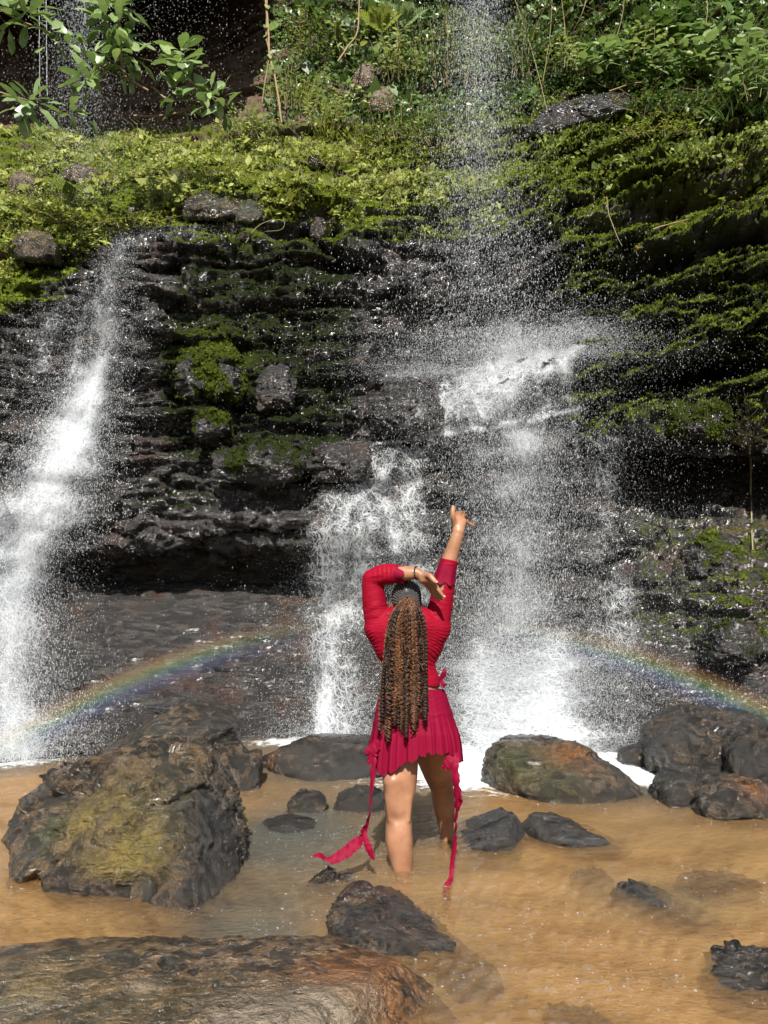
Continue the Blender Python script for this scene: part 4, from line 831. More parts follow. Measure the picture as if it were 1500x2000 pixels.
def rosette(parent, meshes, c, n, axis, spread=(50, 95), sc=1.0, droop=.25, stalk=0.05):
    ax = Vector(axis).normalized(); a = ax.orthogonal().normalized(); b = ax.cross(a); off = RP.random()*6.28
    for k in range(n):
        an = off+k*2.4; th = math.radians(RP.uniform(*spread)); d = ax*math.cos(th)+(a*math.cos(an)+b*math.sin(an))*math.sin(th)
        d.z -= droop*RP.random(); put_leaf(parent, RP.choice(meshes), Vector(c)+d*stalk, d, sc*RP.uniform(.75, 1.12))
def wood(parent, name, mat, path, r0, r1, sides=6):
    pts = np.array(path, float); n = len(pts)
    t = np.linspace(0, n-1, (n-1)*5+1); pts = np.stack([smooth_interp(np.arange(n, dtype=float), pts[:, k], t) for k in range(3)], -1)
    pts += 0.006*np.stack([perlin(pts*3+k*9, 3) for k in range(3)], -1)
    V, f = tube(pts, np.linspace(r0, r1, len(pts)), sides); return link(name, mesh(name, V-np.array(parent.location), f, mat), parent)
BIG = leaf_meshes('broad', .41, .18, M_LEAF_BIG, 'obovate', 6, 1)
# the tree branches with big leaves that hang in from the upper left
def leafy_branch(label, base, limbs, rosettes, d):
    o = empty('tree_branch', PV(*base, d), label, 'branch', 'leafy branches hanging in at the upper left')
    for pth, r0, r1 in limbs: wood(o, 'branch', M_BARK, [P(x, y, d+dd) for x, y, dd in pth], r0, r1)
    for x, y, dd, n, ax, sc in rosettes: rosette(o, BIG, PV(x, y, d+dd), n, ax, sc=sc)
    return o
DN = (0, -.5, -.6); FW = (0.1, -.9, .3); UPF = (0, -.7, .7); LT = (-.5, -.6, .1); RT = (.6, -.6, .0)
leafy_branch('big leaved branch reaching in from the top left corner', (-60, -10), [([(-80, -40, 0), (20, 30, 0), (75, 55, .05)], .02, .008)],
             [(20, 18, 0, 8, UPF, .95), (55, 35, -.1, 7, DN, .9), (62, 12, .1, 6, RT, .9), (15, 45, -.1, 4, DN, .85)], 8.4)
leafy_branch('dense hanging mass of big leaves below the top edge left of the dark overhang', (210, -60), [([(200, -80, 0), (225, 0, 0), (235, 70, 0), (240, 140, .1), (262, 160, .1), (290, 177, .15)], .03, .014)],
             [(200, 12, -.1, 7, UPF, .8), (222, 20, -.1, 9, FW, .85), (205, 42, -.1, 7, DN, .8), (240, 10, 0, 6, RT, .8), (235, 50, -.1, 7, RT, .8), (225, 75, 0, 6, FW, .7), (252, 78, 0, 6, RT, .75), (215, 100, 0, 6, LT, .7), (240, 105, 0, 6, DN, .7), (262, 110, 0, 6, RT, .75), (200, 130, 0, 5, LT, .65), (225, 128, 0, 6, DN, .65), (250, 135, .1, 5, DN, .6), (185, 135, 0, 5, DN, .6)], 8.6)
leafy_branch('small yellowish sprig in the drizzle at upper left', (60, 60), [([(60, 50, 0), (95, 62, 0), (130, 80, 0)], .01, .004)], [(98, 62, 0, 6, FW, .62), (100, 85, 0, 4, DN, .6), (130, 82, 0, 6, FW, .5), (138, 95, 0, 3, DN, .5), (165, 80, .1, 3, RT, .45)], 8.5)
leafy_branch('whorl of big leaves low at the left edge in front of the dark hollow', (-40, 170), [([(-60, 160, 0), (0, 180, 0), (55, 196, 0)], .014, .006)], [(52, 196, 0, 9, FW, .85), (66, 200, -.1, 5, RT, .8), (42, 208, -.1, 5, DN, .85)], 8.3)
leafy_branch('single small whorl of leaves hanging in the drizzle below the dense mass', (210, 130), [([(215, 120, 0), (190, 140, 0), (172, 155, 0)], .008, .004)], [(170, 152, 0, 7, FW, .72), (178, 165, -.05, 4, DN, .72), (150, 158, 0, 3, LT, .65)], 8.5)
leafy_branch('three loose hanging leaves lowest in the left drizzle', (130, 180), [([(150, 165, 0), (140, 190, 0), (138, 212, 0)], .006, .003)], [(138, 210, 0, 5, DN, .62), (146, 225, 0, 4, DN, .55), (180, 222, .05, 2, DN, .5)], 8.5)
leafy_branch('bright whorled branch standing out against the dark overhang', (440, 240), [([(300, 172, .2), (330, 195, .1), (362, 190, 0), (372, 150, 0), (352, 100, 0)], .014, .006), ([(372, 160, 0), (400, 182, 0), (432, 195, 0)], .01, .004), ([(262, 226, .4), (310, 226, .2), (362, 215, .1), (400, 182, 0)], .016, .008)],
             [(352, 100, 0, 9, (0, -.6, .8), .85), (352, 122, -.1, 8, FW, .88), (335, 128, 0, 4, LT, .85), (372, 135, 0, 5, RT, .85), (368, 165, 0, 6, RT, .85), (340, 180, .1, 6, LT, .9), (352, 200, .1, 6, DN, .85), (390, 172, 0, 6, RT, .75), (412, 180, 0, 7, FW, .65), (432, 192, -.1, 7, RT, .6), (440, 212, 0, 5, DN, .8), (405, 205, 0, 4, DN, .7)], 9.2)
# generic shrubs made of leaves one can tell apart
def sprout(o, meshes, base, tip, nl, sc, rw=.006, mat=None, face=.55, drop=.2, name='stem'):
    base = np.array(base); tip = np.array(tip); mid = (base+tip)/2+RNG.normal(0, .07, 3)*np.linalg.norm(tip-base)
    pts = [base, mid, tip]; wood(o, name, mat or M_STEM, pts, rw, rw*.4, 5)
    for k in range(nl):
        f = .25+.75*k/max(nl-1, 1); q = (1-f)**2*base+2*f*(1-f)*mid+f*f*tip
        a = k*2.4+RP.random(); d = Vector((math.cos(a), -abs(math.sin(a))*.7-.2, .25-drop*2*RP.random()))
        put_leaf(o, RP.choice(meshes), Vector(q)+d.normalized()*.02, d, sc*RP.uniform(.6, 1.2), face)
def shrub(label, cx, cy, wx, hy, n, meshes, sc, nl, group='shrubs and plants on the ledges', name='shrub', cat='shrub', mat=None, lean=0.0, d=None, spread=.6, drop=.2, rw=.006, off=.1):
    b, nrm = cpoint(cx, cy+hy/2); d0 = (d if d else cdepth(cx, cy+hy/2)-off)
    o = empty(name, PV(cx, cy+hy/2, d0), label, cat, group)
    for k in range(n):
        f = RP.uniform(-1, 1); x0 = cx+f*wx*.5*(1-spread*.5); x1 = cx+f*wx*.5+RP.gauss(0, wx*.12)+lean*hy; h = hy*RP.uniform(.45, 1.05)*(1-.35*abs(f))
        dd = d0+RP.uniform(-.25, .25)
        sprout(o, meshes, P(x0, cy+hy/2+RP.uniform(-6, 6), dd), P(x1, cy+hy/2-h, dd-RP.uniform(0, .3)), nl, sc, rw, mat, drop=drop)
    return o
SM = leaf_meshes('small', .085, .042, M_LEAF_PALE, 'ovate', 4, 3, n=3); SY = leaf_meshes('young', .08, .036, M_LEAF_YEL, 'ovate', 4, 4, n=3)
SDK = leaf_meshes('dark', .09, .045, M_LEAF_DARK, 'ovate', 4, 5, n=3); MD = leaf_meshes('medium', .19, .105, M_LEAF_DARK, 'ovate', 5, 6, n=5); MB_ = leaf_meshes('bright', .20, .11, M_LEAF_BIG, 'ovate', 5, 7, n=5)
MP = leaf_meshes('mid_pale', .15, .09, M_LEAF_PALE, 'ovate', 5, 8, n=4); BL = leaf_meshes('blade', .5, .035, M_LEAF_BIG, 'blade', 4, 9, fold=.4, curl=.6, n=6); BLY = leaf_meshes('straw', .42, .018, M_LEAF_YEL, 'blade', 4, 10, fold=.4, curl=.4, n=5)
DRY = leaf_meshes('dead', .11, .055, M_LEAF_DRY, 'ovate', 4, 12, fold=.8, curl=.8, n=4)
shrub('dense pale grey green bush right of the dark overhang', 490, 232, 110, 70, 34, SM, 1.0, 8)
shrub('tangle of fine stems with small leaves above the pale bush', 570, 150, 130, 130, 26, SM, .9, 9, lean=.1)
shrub('tall twiggy shrub with yellow green leaves at the top centre', 590, 50, 110, 140, 16, SY, 1.0, 10, mat=M_TWIG)
shrub('dark leaved twiggy shrub behind the tall yellow green one', 640, 60, 120, 150, 16, SDK, 1.3, 9, mat=M_TWIG, off=-.1)
shrub('bright yellow green herb among straw stems on the centre ledge', 640, 290, 130, 60, 30, SY, 1.0, 7)
shrub('weedy clump left of the brown boulder on the ledge', 640, 205, 90, 90, 24, SM, 1.15, 8)
shrub('yellowish weeds in the sun beside the fine stems', 600, 175, 60, 90, 14, SY, .9, 9)
shrub('big pale heart leaves hanging at the top centre', 680, 55, 70, 110, 9, MP, 1.2, 5, drop=.6)
shrub('drooping leaves in front of the brown boulder on the ledge', 690, 185, 70, 60, 9, MP, .9, 4, drop=.7)
shrub('shaded green thicket left of the main fall', 790, 215, 150, 120, 36, SDK, 1.2, 8)
shrub('pale sunlit thicket beside the main fall at the top', 780, 90, 100, 130, 26, MP, .75, 7)
shrub('dim thicket behind the main fall near the top', 880, 80, 160, 170, 36, SDK, 1.3, 8)
shrub('dim lower thicket behind the main fall', 880, 240, 190, 90, 34, SDK, 1.1, 8)
shrub('dim thicket just right of the main fall at the top', 1020, 70, 130, 160, 30, SDK, 1.3, 8)
shrub('broad leaved plants hanging over the dry brown ledge right of the main fall', 1185, 100, 110, 80, 15, MB_, 1.25, 6, drop=.45)
shrub('paler small leaves in the sun left of the broad leaved plants', 1110, 95, 80, 80, 18, MP, .75, 6)
shrub('dark broad leaves at the top right', 1300, 45, 150, 90, 16, MD, 1.25, 6, drop=.4)
shrub('dull olive leaves under the dark broad leaves', 1260, 70, 110, 70, 16, MP, .8, 6)
shrub('glossy broad leaves on the right below the top edge', 1330, 105, 170, 80, 20, MB_, 1.1, 6, drop=.4)
shrub('large drooping leaves in the top right corner', 1430, 60, 130, 110, 14, MB_, 1.5, 5, drop=.5)
shrub('low carpet of small shaded leaves on the right slope', 1330, 190, 220, 70, 46, SDK, 1.2, 8)
shrub('small leaved plants right under the broad leaved ones', 1230, 150, 150, 50, 26, SDK, 1.3, 7)
shrub('small herb on the right slope above the moss', 1290, 245, 160, 40, 24, SY, .8, 6)
shrub('leafy plants filling the far right edge', 1470, 130, 100, 130, 24, MB_, 1.0, 6)
shrub('weeds at the left edge of the terrace', 30, 400, 110, 60, 30, SM, 1.0, 7)
shrub('yellow green weeds on the terrace under the drizzle', 130, 420, 150, 45, 34, SY, .8, 7)
shrub('green weeds below the shaded earth bank', 330, 360, 190, 45, 36, SM, .9, 7)
shrub('pale weeds at the foot of the earth bank', 265, 330, 90, 40, 16, SM, 1.1, 6)
shrub('low yellow weeds above the left lip', 250, 420, 150, 40, 34, SY, .8, 6)
shrub('weeds on the terrace below the pale bush', 450, 330, 150, 45, 34, SY, .85, 7)
def grassy(label, cx, cy, wx, n, meshes, sc, lift=.9, group='tufts of grass on the ledges', off=.08):
    d0 = cdepth(cx, cy)-off; o = empty('grass_tuft', PV(cx, cy, d0), label, 'grass', group)
    for k in range(n):
        a = RP.random()*6.28; d = Vector((math.cos(a)*.6, -abs(math.sin(a))*.6, lift)); put_leaf(o, RP.choice(meshes), PV(cx+RP.gauss(0, wx*.3), cy+RP.gauss(0, 5), d0), d, sc*RP.uniform(.6, 1.2), .3)
    return o
grassy('strap leaved grass at the right edge above the moss', 1465, 215, 70, 40, BL, 1.0); grassy('small bright grass tuft on the right slope', 1400, 232, 60, 26, BL, .6)
grassy('tall grass blades in the right corner', 1490, 150, 60, 26, BL, 1.3); grassy('straw coloured stems standing on the centre ledge', 640, 270, 60, 46, BLY, 1.3, 1.8)
grassy('thin straw tuft left of the brown boulder on the ledge', 700, 275, 50, 24, BLY, 1.0, .9); grassy('dry grass hanging beside the earth bank', 560, 200, 40, 24, BLY, 1.1, 1.2)
# ferns
def fern(label, cx, cy, n, size, d=None):
    d0 = d or cdepth(cx, cy)-.15; o = empty('fern', PV(cx, cy, d0), label, 'fern', 'ferns high on the bank')
    for k in range(n):
        a = RP.uniform(-.9, .9); dirv = Vector((math.sin(a), -.5, math.cos(a)*.8)).normalized(); mb = MB(); L = size*RP.uniform(.7, 1.1)
        side = dirv.cross(Vector((0, -.8, .5))).normalized(); base = Vector((0, 0, 0))
        for j in range(15):
            f = j/14; q = base+dirv*L*f+Vector((0, -.1, -.55))*L*f*f; l = L*.30*math.sin(math.pi*(.12+.88*f)**.8)+.01
            for s in (-1, 1):
                dd = (side*s+dirv*.35+Vector((0, 0, -.15))).normalized(); w = dirv*l*.14
                mb.add([q-w, q+dd*l*.5+w*.6, q+dd*l, q+dd*l*.5-w*1.2], [[0, 1, 2, 3]], tone=RP.random())
        link('frond', mb.mesh('frond', M_LEAF_YEL if 'pale' in label else M_LEAF_BIG, False), o)
fern('pale sunlit fern fronds at the top centre beside the main fall', 745, 60, 9, .75); fern('fern on the bank just left of the main fall', 790, 50, 7, .7); fern('small fern on the right slope below the glossy leaves', 1405, 150, 5, .4)
# vines, roots and twigs
def vine(label, pts, r, d=None, mat=None, off=.15, name='vine', cat='vine', leaves=0):
    q = [P(x, y, (d if d else cdepth(x, y)-off)) for x, y in pts]; o = empty(name, Vector(q[-1]), label, cat)
    wood(o, 'stem', mat or M_STEM, q, r, r*.7, 6)
    for k in range(leaves):
        f = RP.random()*(len(q)-1); i = int(f); c = q[i]+(q[min(i+1, len(q)-1)]-q[i])*(f-i); put_leaf(o, RP.choice(MP), c, (RP.uniform(-1, 1), -.5, -.6), .9)
    return o
vine('long pale woody vine hanging in front of the dark overhang', [(517, -30), (524, 60), (527, 110), (537, 150), (545, 200), (550, 240)], .022, d=11.2, mat=M_BARK, leaves=3)
vine('thin second vine twisting beside the long pale one', [(522, 0), (520, 70), (526, 105), (519, 150), (512, 200)], .012, d=11.2, leaves=4)
vine('woody stem slanting up behind the brown boulder on the ledge', [(660, 120), (680, 90), (698, 62), (702, 0)], .018, d=11.6, mat=M_BARK)
vine('thin trailing vine across the mossy slope', [(1185, 385), (1190, 420), (1205, 460), (1215, 480)], .006, off=.1)
vine('looped pale creeper lying on the moss above the left wall', [(480, 475), (500, 445), (530, 430), (555, 432), (550, 448), (520, 452)], .005, off=.05)
vine('bare root hanging down to a thin stem at the right edge', [(1463, 872), (1466, 900), (1467, 980), (1470, 1075)], .013, off=.2, mat=M_STEM, name='hanging_root', cat='root')
o = empty('root_tangle', PV(1455, 860, 8.35), 'fan of fine brown rootlets spreading over the ledge at the right edge', 'roots')
mb = MB()
for k in range(60):
    x0 = 1405+RP.random()*110; y0 = 760+RP.random()*95; pts = [P(x0+(1463-x0)*f+RP.gauss(0, 7)*(f < 1), y0+(885-y0)*f, cdepth(x0, y0)*(1-f)+cdepth(1463, 885)*f-.06+RP.uniform(-.05, .03)) for f in np.linspace(0, 1, 6)]
    V, f = tube(pts, .0025, 4); mb.add(V-np.array(o.location), f)
link('rootlets', mb.mesh('rootlets', M_TWIG), o)['kind'] = 'stuff'
for k, (x0, y0, x1, y1, lb) in enumerate([(1080, -20, 1060, 160, 'thin straight liana right of the main fall'), (1095, -20, 1103, 130, 'thin liana crossing the broad leaved plants'), (1150, -20, 1120, 60, 'short thin liana at the top edge right of the fall'), (1220, -20, 1205, 70, 'thin liana in front of the reddish bank'), (1000, -20, 1070, 220, 'long slanting liana behind the main fall'), (1378, -20, 1377, 60, 'liana hanging among the dark leaves at top right')]):
    vine(lb, [(x0, y0), ((x0+x1)/2+4, (y0+y1)/2), (x1, y1)], .007, off=.5, name='liana', cat='vine')
vine('dead branch lying along the dry ledge', [(1190, 178), (1230, 165), (1270, 158)], .012, off=.1, mat=M_BARK, name='dead_branch', cat='branch')
vine('thin dead twig on the moss at the right', [(1275, 448), (1300, 440), (1345, 428)], .010, off=.15, mat=M_BARK, name='dead_branch', cat='branch')
# ground cover: leaves too many to count
def cover(name, label, n, mask, seed, size, mat, bright_=None):
    pts, nn, ii, rg = scatter(n, mask, seed); t, b = basis(nn, rg); s = size*np.exp(rg.normal(0, .58, n)); a = rg.random(n)*6.28
    d = t*np.cos(a)[:, None]+b*np.sin(a)[:, None]; d = d+nn*rg.uniform(.1, 1.2, n)[:, None]; d /= np.linalg.norm(d, axis=1, keepdims=True)
    q = np.cross(nn, d); q /= np.linalg.norm(q, axis=1, keepdims=True)+1e-9; c = pts+nn*(rg.random(n)*.09)[:, None]
    V = np.stack([c, c+d*s[:, None]*.5+q*s[:, None]*.3+nn*.01, c+d*s[:, None], c+d*s[:, None]*.5-q*s[:, None]*.3+nn*.01], 1).reshape(-1, 3)
    tn = np.clip(rg.beta(2, 2, n)+(0 if bright_ is None else bright_.ravel()[ii]), 0, 1)
    o = link(name, mesh(name, V, np.arange(n*4).reshape(-1, 4), mat, False, {'tone': np.repeat(tn, 4)}))
    return tag(o, label, None, None, 'stuff')
cn = fbm(B*1.6, 4, 123)
m_terr = (sstep(YB+5, YB-35, PY+26*nz2)*(1-.75*sstep(430, 500, PY)))*sstep(240, 330, PY)*sstep(1000, 820, PX)*np.clip(.16+2.6*cn, 0.0, 1)*(1-.8*gauss2(PX, PY, 440, 400, 90, 25))
m_top = sstep(270, 200, PY)*sstep(500, 580, PX)*np.clip(.6+1.5*cn, .05, 1)*(1-.9*gauss2(PX, PY, 1150, 215, 150, 45))
cover('ground_cover', 'low sunlit weeds covering the terrace above the falls', 52000, m_terr, 5, .040, M_COVER, .25*cn)
cover('undergrowth', 'tangled small leaves covering the steep bank at the top', 42000, m_top, 6, .060, M_LEAF_DARK)
cover('ground_cover', 'sparse small plants rooted along the mossy right slope', 9000, sstep(1000, 1100, PX)*sstep(180, 220, PY)*sstep(420, 280, PY)*np.clip(.3+2*cn, 0, 1), 7, .045, M_COVER, 0*cn-.25)
def stalks(n, mask, seed):
    pts, nn, ii, rg = scatter(n, mask, seed); mb = MB()
    for p in pts:
        h = .12+.3*rg.random(); dv = np.array([rg.normal(0, .5), rg.normal(-.3, .3), 1.0]); dv /= np.linalg.norm(dv); V, f = tube([p, p+dv*h*.6, p+dv*h+np.array([rg.normal(0, .1), -.05, -.05])], .0032, 3); mb.add(V, f)
    return mb.mesh('dry_stalks', M_STEM)
tag(link('dry_stalks', stalks(2600, m_terr+m_top*.6, 9)), 'fine dry stalks sticking up all over the bank', None, None, 'stuff')
# stones and dead leaves on the ledges
def ledge_stone(label, x0, y0, x1, y1, seed, tone=.6, sp=(), off=.12):
    cx = (x0+x1)/2; d = cdepth(cx, y1)-off; ol = [(x0, y1), (x0+.1*(x1-x0), y0+.35*(y1-y0)), (x0+.4*(x1-x0), y0), (x0+.75*(x1-x0), y0+.1*(y1-y0)), (x1, y0+.6*(y1-y0)), (x1-.05*(x1-x0), y1)]
    return boulder(label, ol, d+.15, .4, [(cx, y1+3, d-.1), (cx-.2*(x1-x0), (y0+y1)/2, d)], 5, 22, .06, seed, tone, [(k, cx, y0, d, .25, a) for k, a in sp], sink=-50)
ledge_stone('rough reddish brown boulder on the ledge between the plants', 684, 122, 742, 168, 71, .9, [('dry', .7)])
ledge_stone('smooth brown rock below the reddish boulder', 712, 165, 775, 215, 72, .95, [('dry', .8)])
ledge_stone('mossy grey boulder at the lip above the middle of the wall', 345, 372, 480, 420, 73, .5, [('green', .9)])
ledge_stone('mossy round boulder next to the grey one on the lip', 440, 385, 520, 430, 74, .3, [('green', 1.0)])
ledge_stone('small dark flat stone on the centre ledge', 600, 302, 634, 322, 75, .15)
ledge_stone('brown lump of rock at the left end of the terrace', 20, 440, 110, 500, 76, .5, [('algae', .5)])
ledge_stone('reddish stone at the left edge of the terrace', 10, 335, 75, 372, 77, .9, [('dry', .6)])
ledge_stone('pale stone under the drizzle on the terrace', 118, 320, 200, 352, 78, .8, [('dry', .4)])
ledge_stone('dark stone in the slot under the mossy ledge', 604, 420, 640, 462, 79, .1)
for k, (x, y, lb) in enumerate([(375, 388, 'curled red brown dead leaf on the grey lip boulder'), (72, 507, 'orange dead leaf on the bright left moss'), (706, 205, 'yellow brown dead leaf below the reddish boulder'), (1243, 490, 'orange dead leaf on the mossy right slope'), (800, 760, 'tiny yellow leaf stuck on the wet wall'), (1330, 212, 'pale dead leaf on the right slope')]):
    d = cdepth(x, y)-.08; o = link('dead_leaf', RP.choice(DRY)); o.matrix_world = Matrix.Translation(PV(x, y, d)) @ orient((RP.uniform(-1, 1), -.4, .2), Vector((0, -.7, .7)))
    tag(o, lb, 'leaf')
# ================================================================ the woman
def skin_material():
    t = NT('skin'); p = t.obj(); n = t.noise(p, 9, 3, .5); n2 = t.noise(p, 160, 2, .5)
    c = t.mix(t.ramp(n, .3, .7), (0.235, 0.105, 0.056), (0.345, 0.175, 0.10))
    return t.done(t.principled(c, .42, t.bump(n2, .15, .002), .4, Subsurface_Weight=0.12, Subsurface_Scale=0.02, Subsurface_Radius=(1, .35, .2)))
def cloth_material(name, c1, c2, fine=90):
    t = NT(name); p = t.obj(); n = t.noise(p, 5, 3, .5); w = t.noise(t.scale(p, (6, 6, 40)), 1.6, 4, .6, 1.0); f = t.noise(p, 420, 2, .5)
    c = t.mix(n, c1, c2)
    h = t.math('ADD', t.math('MULTIPLY', w, 1.0), t.math('MULTIPLY', f, .06))
    pr = t.principled(c, .62, t.bump(h, .55, .010)  , .12)
    return t.done(t.mixs(.06, pr, t.sh('Translucent', c2)))
M_SKIN = skin_material(); M_TOP = cloth_material('crimson_jersey', (0.215, 0.0018, 0.0135), (0.285, 0.003, 0.0195))
def skirt_mat():
    t = NT('crimson_skirt_jersey'); p = t.obj(); n = t.noise(p, 6, 3, .5); f = t.noise(p, 300, 2, .5); c = t.mix(n, (0.15, 0.0014, 0.018), (0.215, 0.0025, 0.027))
    return t.done(t.mixs(.08, t.principled(c, .6, t.bump(f, .2, .003)  , .12), t.sh('Translucent', (0.3, 0.006, 0.03))))
M_SKIRT = skirt_mat()
def hair_mat():
    t = NT('braided_hair'); tn = t.attr('tone'); n = t.noise(t.obj(), 60, 3, .6)
    c = t.mix(tn, (0.012, 0.008, 0.007), t.mix(n, (0.05, 0.016, 0.006), (0.30, 0.115, 0.036)))
    return t.done(t.principled(c, .38, t.bump(t.noise(t.obj(), 260, 2, .6), .5, .004), .5))
M_HAIR = hair_mat()
def crown_mat():
    t = NT('dark_braids'); tn = t.attr('tone'); return t.done(t.principled(t.mix(tn, (0.010, 0.009, 0.010), (0.16, 0.145, 0.14)), .35, None, .6))
M_CROWN = crown_mat()
def simple(name, c, rough=.4, spec=.5):
    t = NT(name); n = t.noise(t.obj(), 120, 2, .5); return t.done(t.principled(t.mix(n, tuple(.85*x for x in c), c), rough, None, spec))
M_BEAD = simple('black_bead', (.012, .011, .012), .25); M_SILVER = simple('silver', (.75, .75, .74), .25); M_NAIL = simple('nail', (.62, .40, .33), .25); M_EYE = simple('eye_white', (.7, .68, .65), .2)
WB = Vector((0.16, 4.05, -0.28))
def wp(x, y, d): return P(x, y, d)-np.array(WB)
def seg(*a): return a
class SDF:
    def __init__(s, lo, hi, h):
        s.lo = np.array(lo, float); s.h = h; s.n = np.ceil((np.array(hi)-s.lo)/h).astype(int)+1
        s.v = np.full(s.n, 1.0, np.float32); s.ax = [s.lo[i]+h*np.arange(s.n[i]) for i in range(3)]
    def box(s, lo, hi, m):
        a = np.maximum(((np.array(lo)-m-s.lo)/s.h).astype(int), 0); b = np.minimum(((np.array(hi)+m-s.lo)/s.h).astype(int)+2, s.n)
        sl = tuple(slice(i, j) for i, j in zip(a, b)); X = s.ax[0][sl[0]][:, None, None]; Y = s.ax[1][sl[1]][None, :, None]; Z = s.ax[2][sl[2]][None, None]
        return sl, X, Y, Z
    def put(s, sl, d, k):
        o = s.v[sl]; hh = np.clip(.5+.5*(o-d)/k, 0, 1); s.v[sl] = o*(1-hh)+d*hh-k*hh*(1-hh)
    def cone(s, a, b, ra, rb, k=.02, grow=0, flat=None):
        a = np.array(a, float); b = np.array(b, float); ra += grow; rb += grow; r = max(ra, rb)
        sl, X, Y, Z = s.box(np.minimum(a, b)-r, np.maximum(a, b)+r, k+.02)
        ab = b-a; L = max(ab@ab, 1e-9); t = np.clip(((X-a[0])*ab[0]+(Y-a[1])*ab[1]+(Z-a[2])*ab[2])/L, 0, 1)
        d = np.sqrt((X-a[0]-t*ab[0])**2+(Y-a[1]-t*ab[1])**2+(Z-a[2]-t*ab[2])**2)-(ra+(rb-ra)*t)
        s.put(sl, d.astype(np.float32), k)
    def ell(s, c, r, k=.03, grow=0, rot=None):
        c = np.array(c, float); r = np.array(r, float)+grow; m = r.max(); sl, X, Y, Z = s.box(c-m, c+m, k+.02)
        x, y, z = X-c[0], Y-c[1], Z-c[2]
        if rot is not None:
            ca, sa = math.cos(rot), math.sin(rot); x, z = x*ca+z*sa, -x*sa+z*ca
        q = np.sqrt((x/r[0])**2+(y/r[1])**2+(z/r[2])**2); q2 = np.sqrt((x/r[0]**2)**2+(y/r[1]**2)**2+(z/r[2]**2)**2)
        s.put(sl, (q*(q-1)/np.maximum(q2, 1e-6)).astype(np.float32), k)
    def nets(s):
        v = s.v; sg = v < 0; n = s.n
        c = [sg[i:n[0]-1+i, j:n[1]-1+j, k:n[2]-1+k] for i in (0, 1) for j in (0, 1) for k in (0, 1)]
        cnt = sum(x.astype(np.int8) for x in c); act = (cnt > 0) & (cnt < 8); idx = np.argwhere(act); ID = np.full(act.shape, -1, np.int32); ID[act] = np.arange(len(idx))
        acc = np.zeros((len(idx), 3)); w = np.zeros(len(idx))
        corners = np.array([(i, j, k) for i in (0, 1) for j in (0, 1) for k in (0, 1)])
        vals = np.stack([v[idx[:, 0]+i, idx[:, 1]+j, idx[:, 2]+k] for i, j, k in corners], 1)
        for p in range(8):
            for q in range(p+1, 8):
                if np.abs(corners[p]-corners[q]).sum() == 1:
                    a, b = vals[:, p], vals[:, q]; m = (a < 0) != (b < 0); t = np.where(m, a/np.where(m, a-b, 1), 0)
                    acc += np.where(m[:, None], corners[p]+t[:, None]*(corners[q]-corners[p]), 0); w += m
        V = s.lo+s.h*(idx+acc/w[:, None]); Fs = []
        for ax in range(3):
            o1, o2 = [(1, 2), (2, 0), (0, 1)][ax]; a = [slice(None)]*3; b = [slice(None)]*3; a[ax] = slice(0, -1); b[ax] = slice(1, None)
            A, Bq = sg[tuple(a)], sg[tuple(b)]; e = np.argwhere(A != Bq); e = e[(e[:, o1] > 0) & (e[:, o2] > 0) & (e[:, o1] < n[o1]-1) & (e[:, o2] < n[o2]-1)]
            d1 = np.zeros(3, int); d1[o1] = 1; d2 = np.zeros(3, int); d2[o2] = 1
            g = lambda q: ID[q[:, 0], q[:, 1], q[:, 2]]
            quad = np.stack([g(e-d1-d2), g(e-d2), g(e), g(e-d1)], 1); fl = A[e[:, 0], e[:, 1], e[:, 2]]; quad[~fl] = quad[~fl][:, ::-1]; Fs.append(quad)
        Fq = np.concatenate(Fs); Fq = Fq[(Fq >= 0).all(1)]
        return V, Fq
def lap(V, Fq, it=2, lam=.5):
    e = np.concatenate([Fq[:, [0, 1]], Fq[:, [1, 2]], Fq[:, [2, 3]], Fq[:, [3, 0]]]); 
    for _ in range(it):
        S = np.zeros_like(V); c = np.zeros(len(V)); np.add.at(S, e[:, 0], V[e[:, 1]]); np.add.at(c, e[:, 0], 1); np.add.at(S, e[:, 1], V[e[:, 0]]); np.add.at(c, e[:, 1], 1)
        V = V+lam*(S/np.maximum(c, 1)[:, None]-V)
    return V
# joints (photo pixel, depth)
J = dict(pelvis=wp(806, 1400, 4.14), waist=wp(804, 1335, 4.14), chest=wp(797, 1262, 4.14), upper=wp(796, 1216, 4.13), neck=wp(796, 1215, 4.13), headc=wp(794, 1174, 4.11),
         ls=wp(741, 1226, 4.11), le=wp(727, 1131, 4.07), lw=wp(816, 1119, 3.97), rs=wp(851, 1226, 4.12), re=wp(869, 1128, 4.08), rw=wp(895, 1040, 4.05))
def limb(sd, pts, k=.02, grow=0):
    c = np.array([list(a)+[r] for a, r in pts]); n = len(c); t = np.linspace(0, n-1, (n-1)*4+1); c = np.stack([smooth_interp(np.arange(n, dtype=float), c[:, j], t) for j in range(4)], -1)
    for a, b in zip(c[:-1], c[1:]): sd.cone(a[:3], b[:3], a[3], b[3], min(k, .012), grow)
def torso(sd, g=0.0, low=True):
    sd.ell(J['upper']+(0, 0, 0), (.165, .092, .085), .03, g); sd.ell(J['chest'], (.158, .112, .165), .04, g)
    sd.ell(wp(797, 1238, 4.05), (.12, .05, .10), .05, g)
    sd.cone(wp(770, 1215, 4.08), J['ls'], .065, .068, .05, g); sd.cone(wp(826, 1215, 4.09), J['rs'], .065, .068, .05, g)
    sd.cone(wp(757, 1260, 4.12), J['ls'], .06, .055, .06, g); sd.cone(wp(838, 1260, 4.13), J['rs'], .06, .055, .06, g)
    for s in (-1, 1): sd.ell(J['chest']+(s*.075, .105, -.0), (.075, .07, .075), .03, g)
    sd.ell(J['waist'], (.148, .105, .14), .05, g)
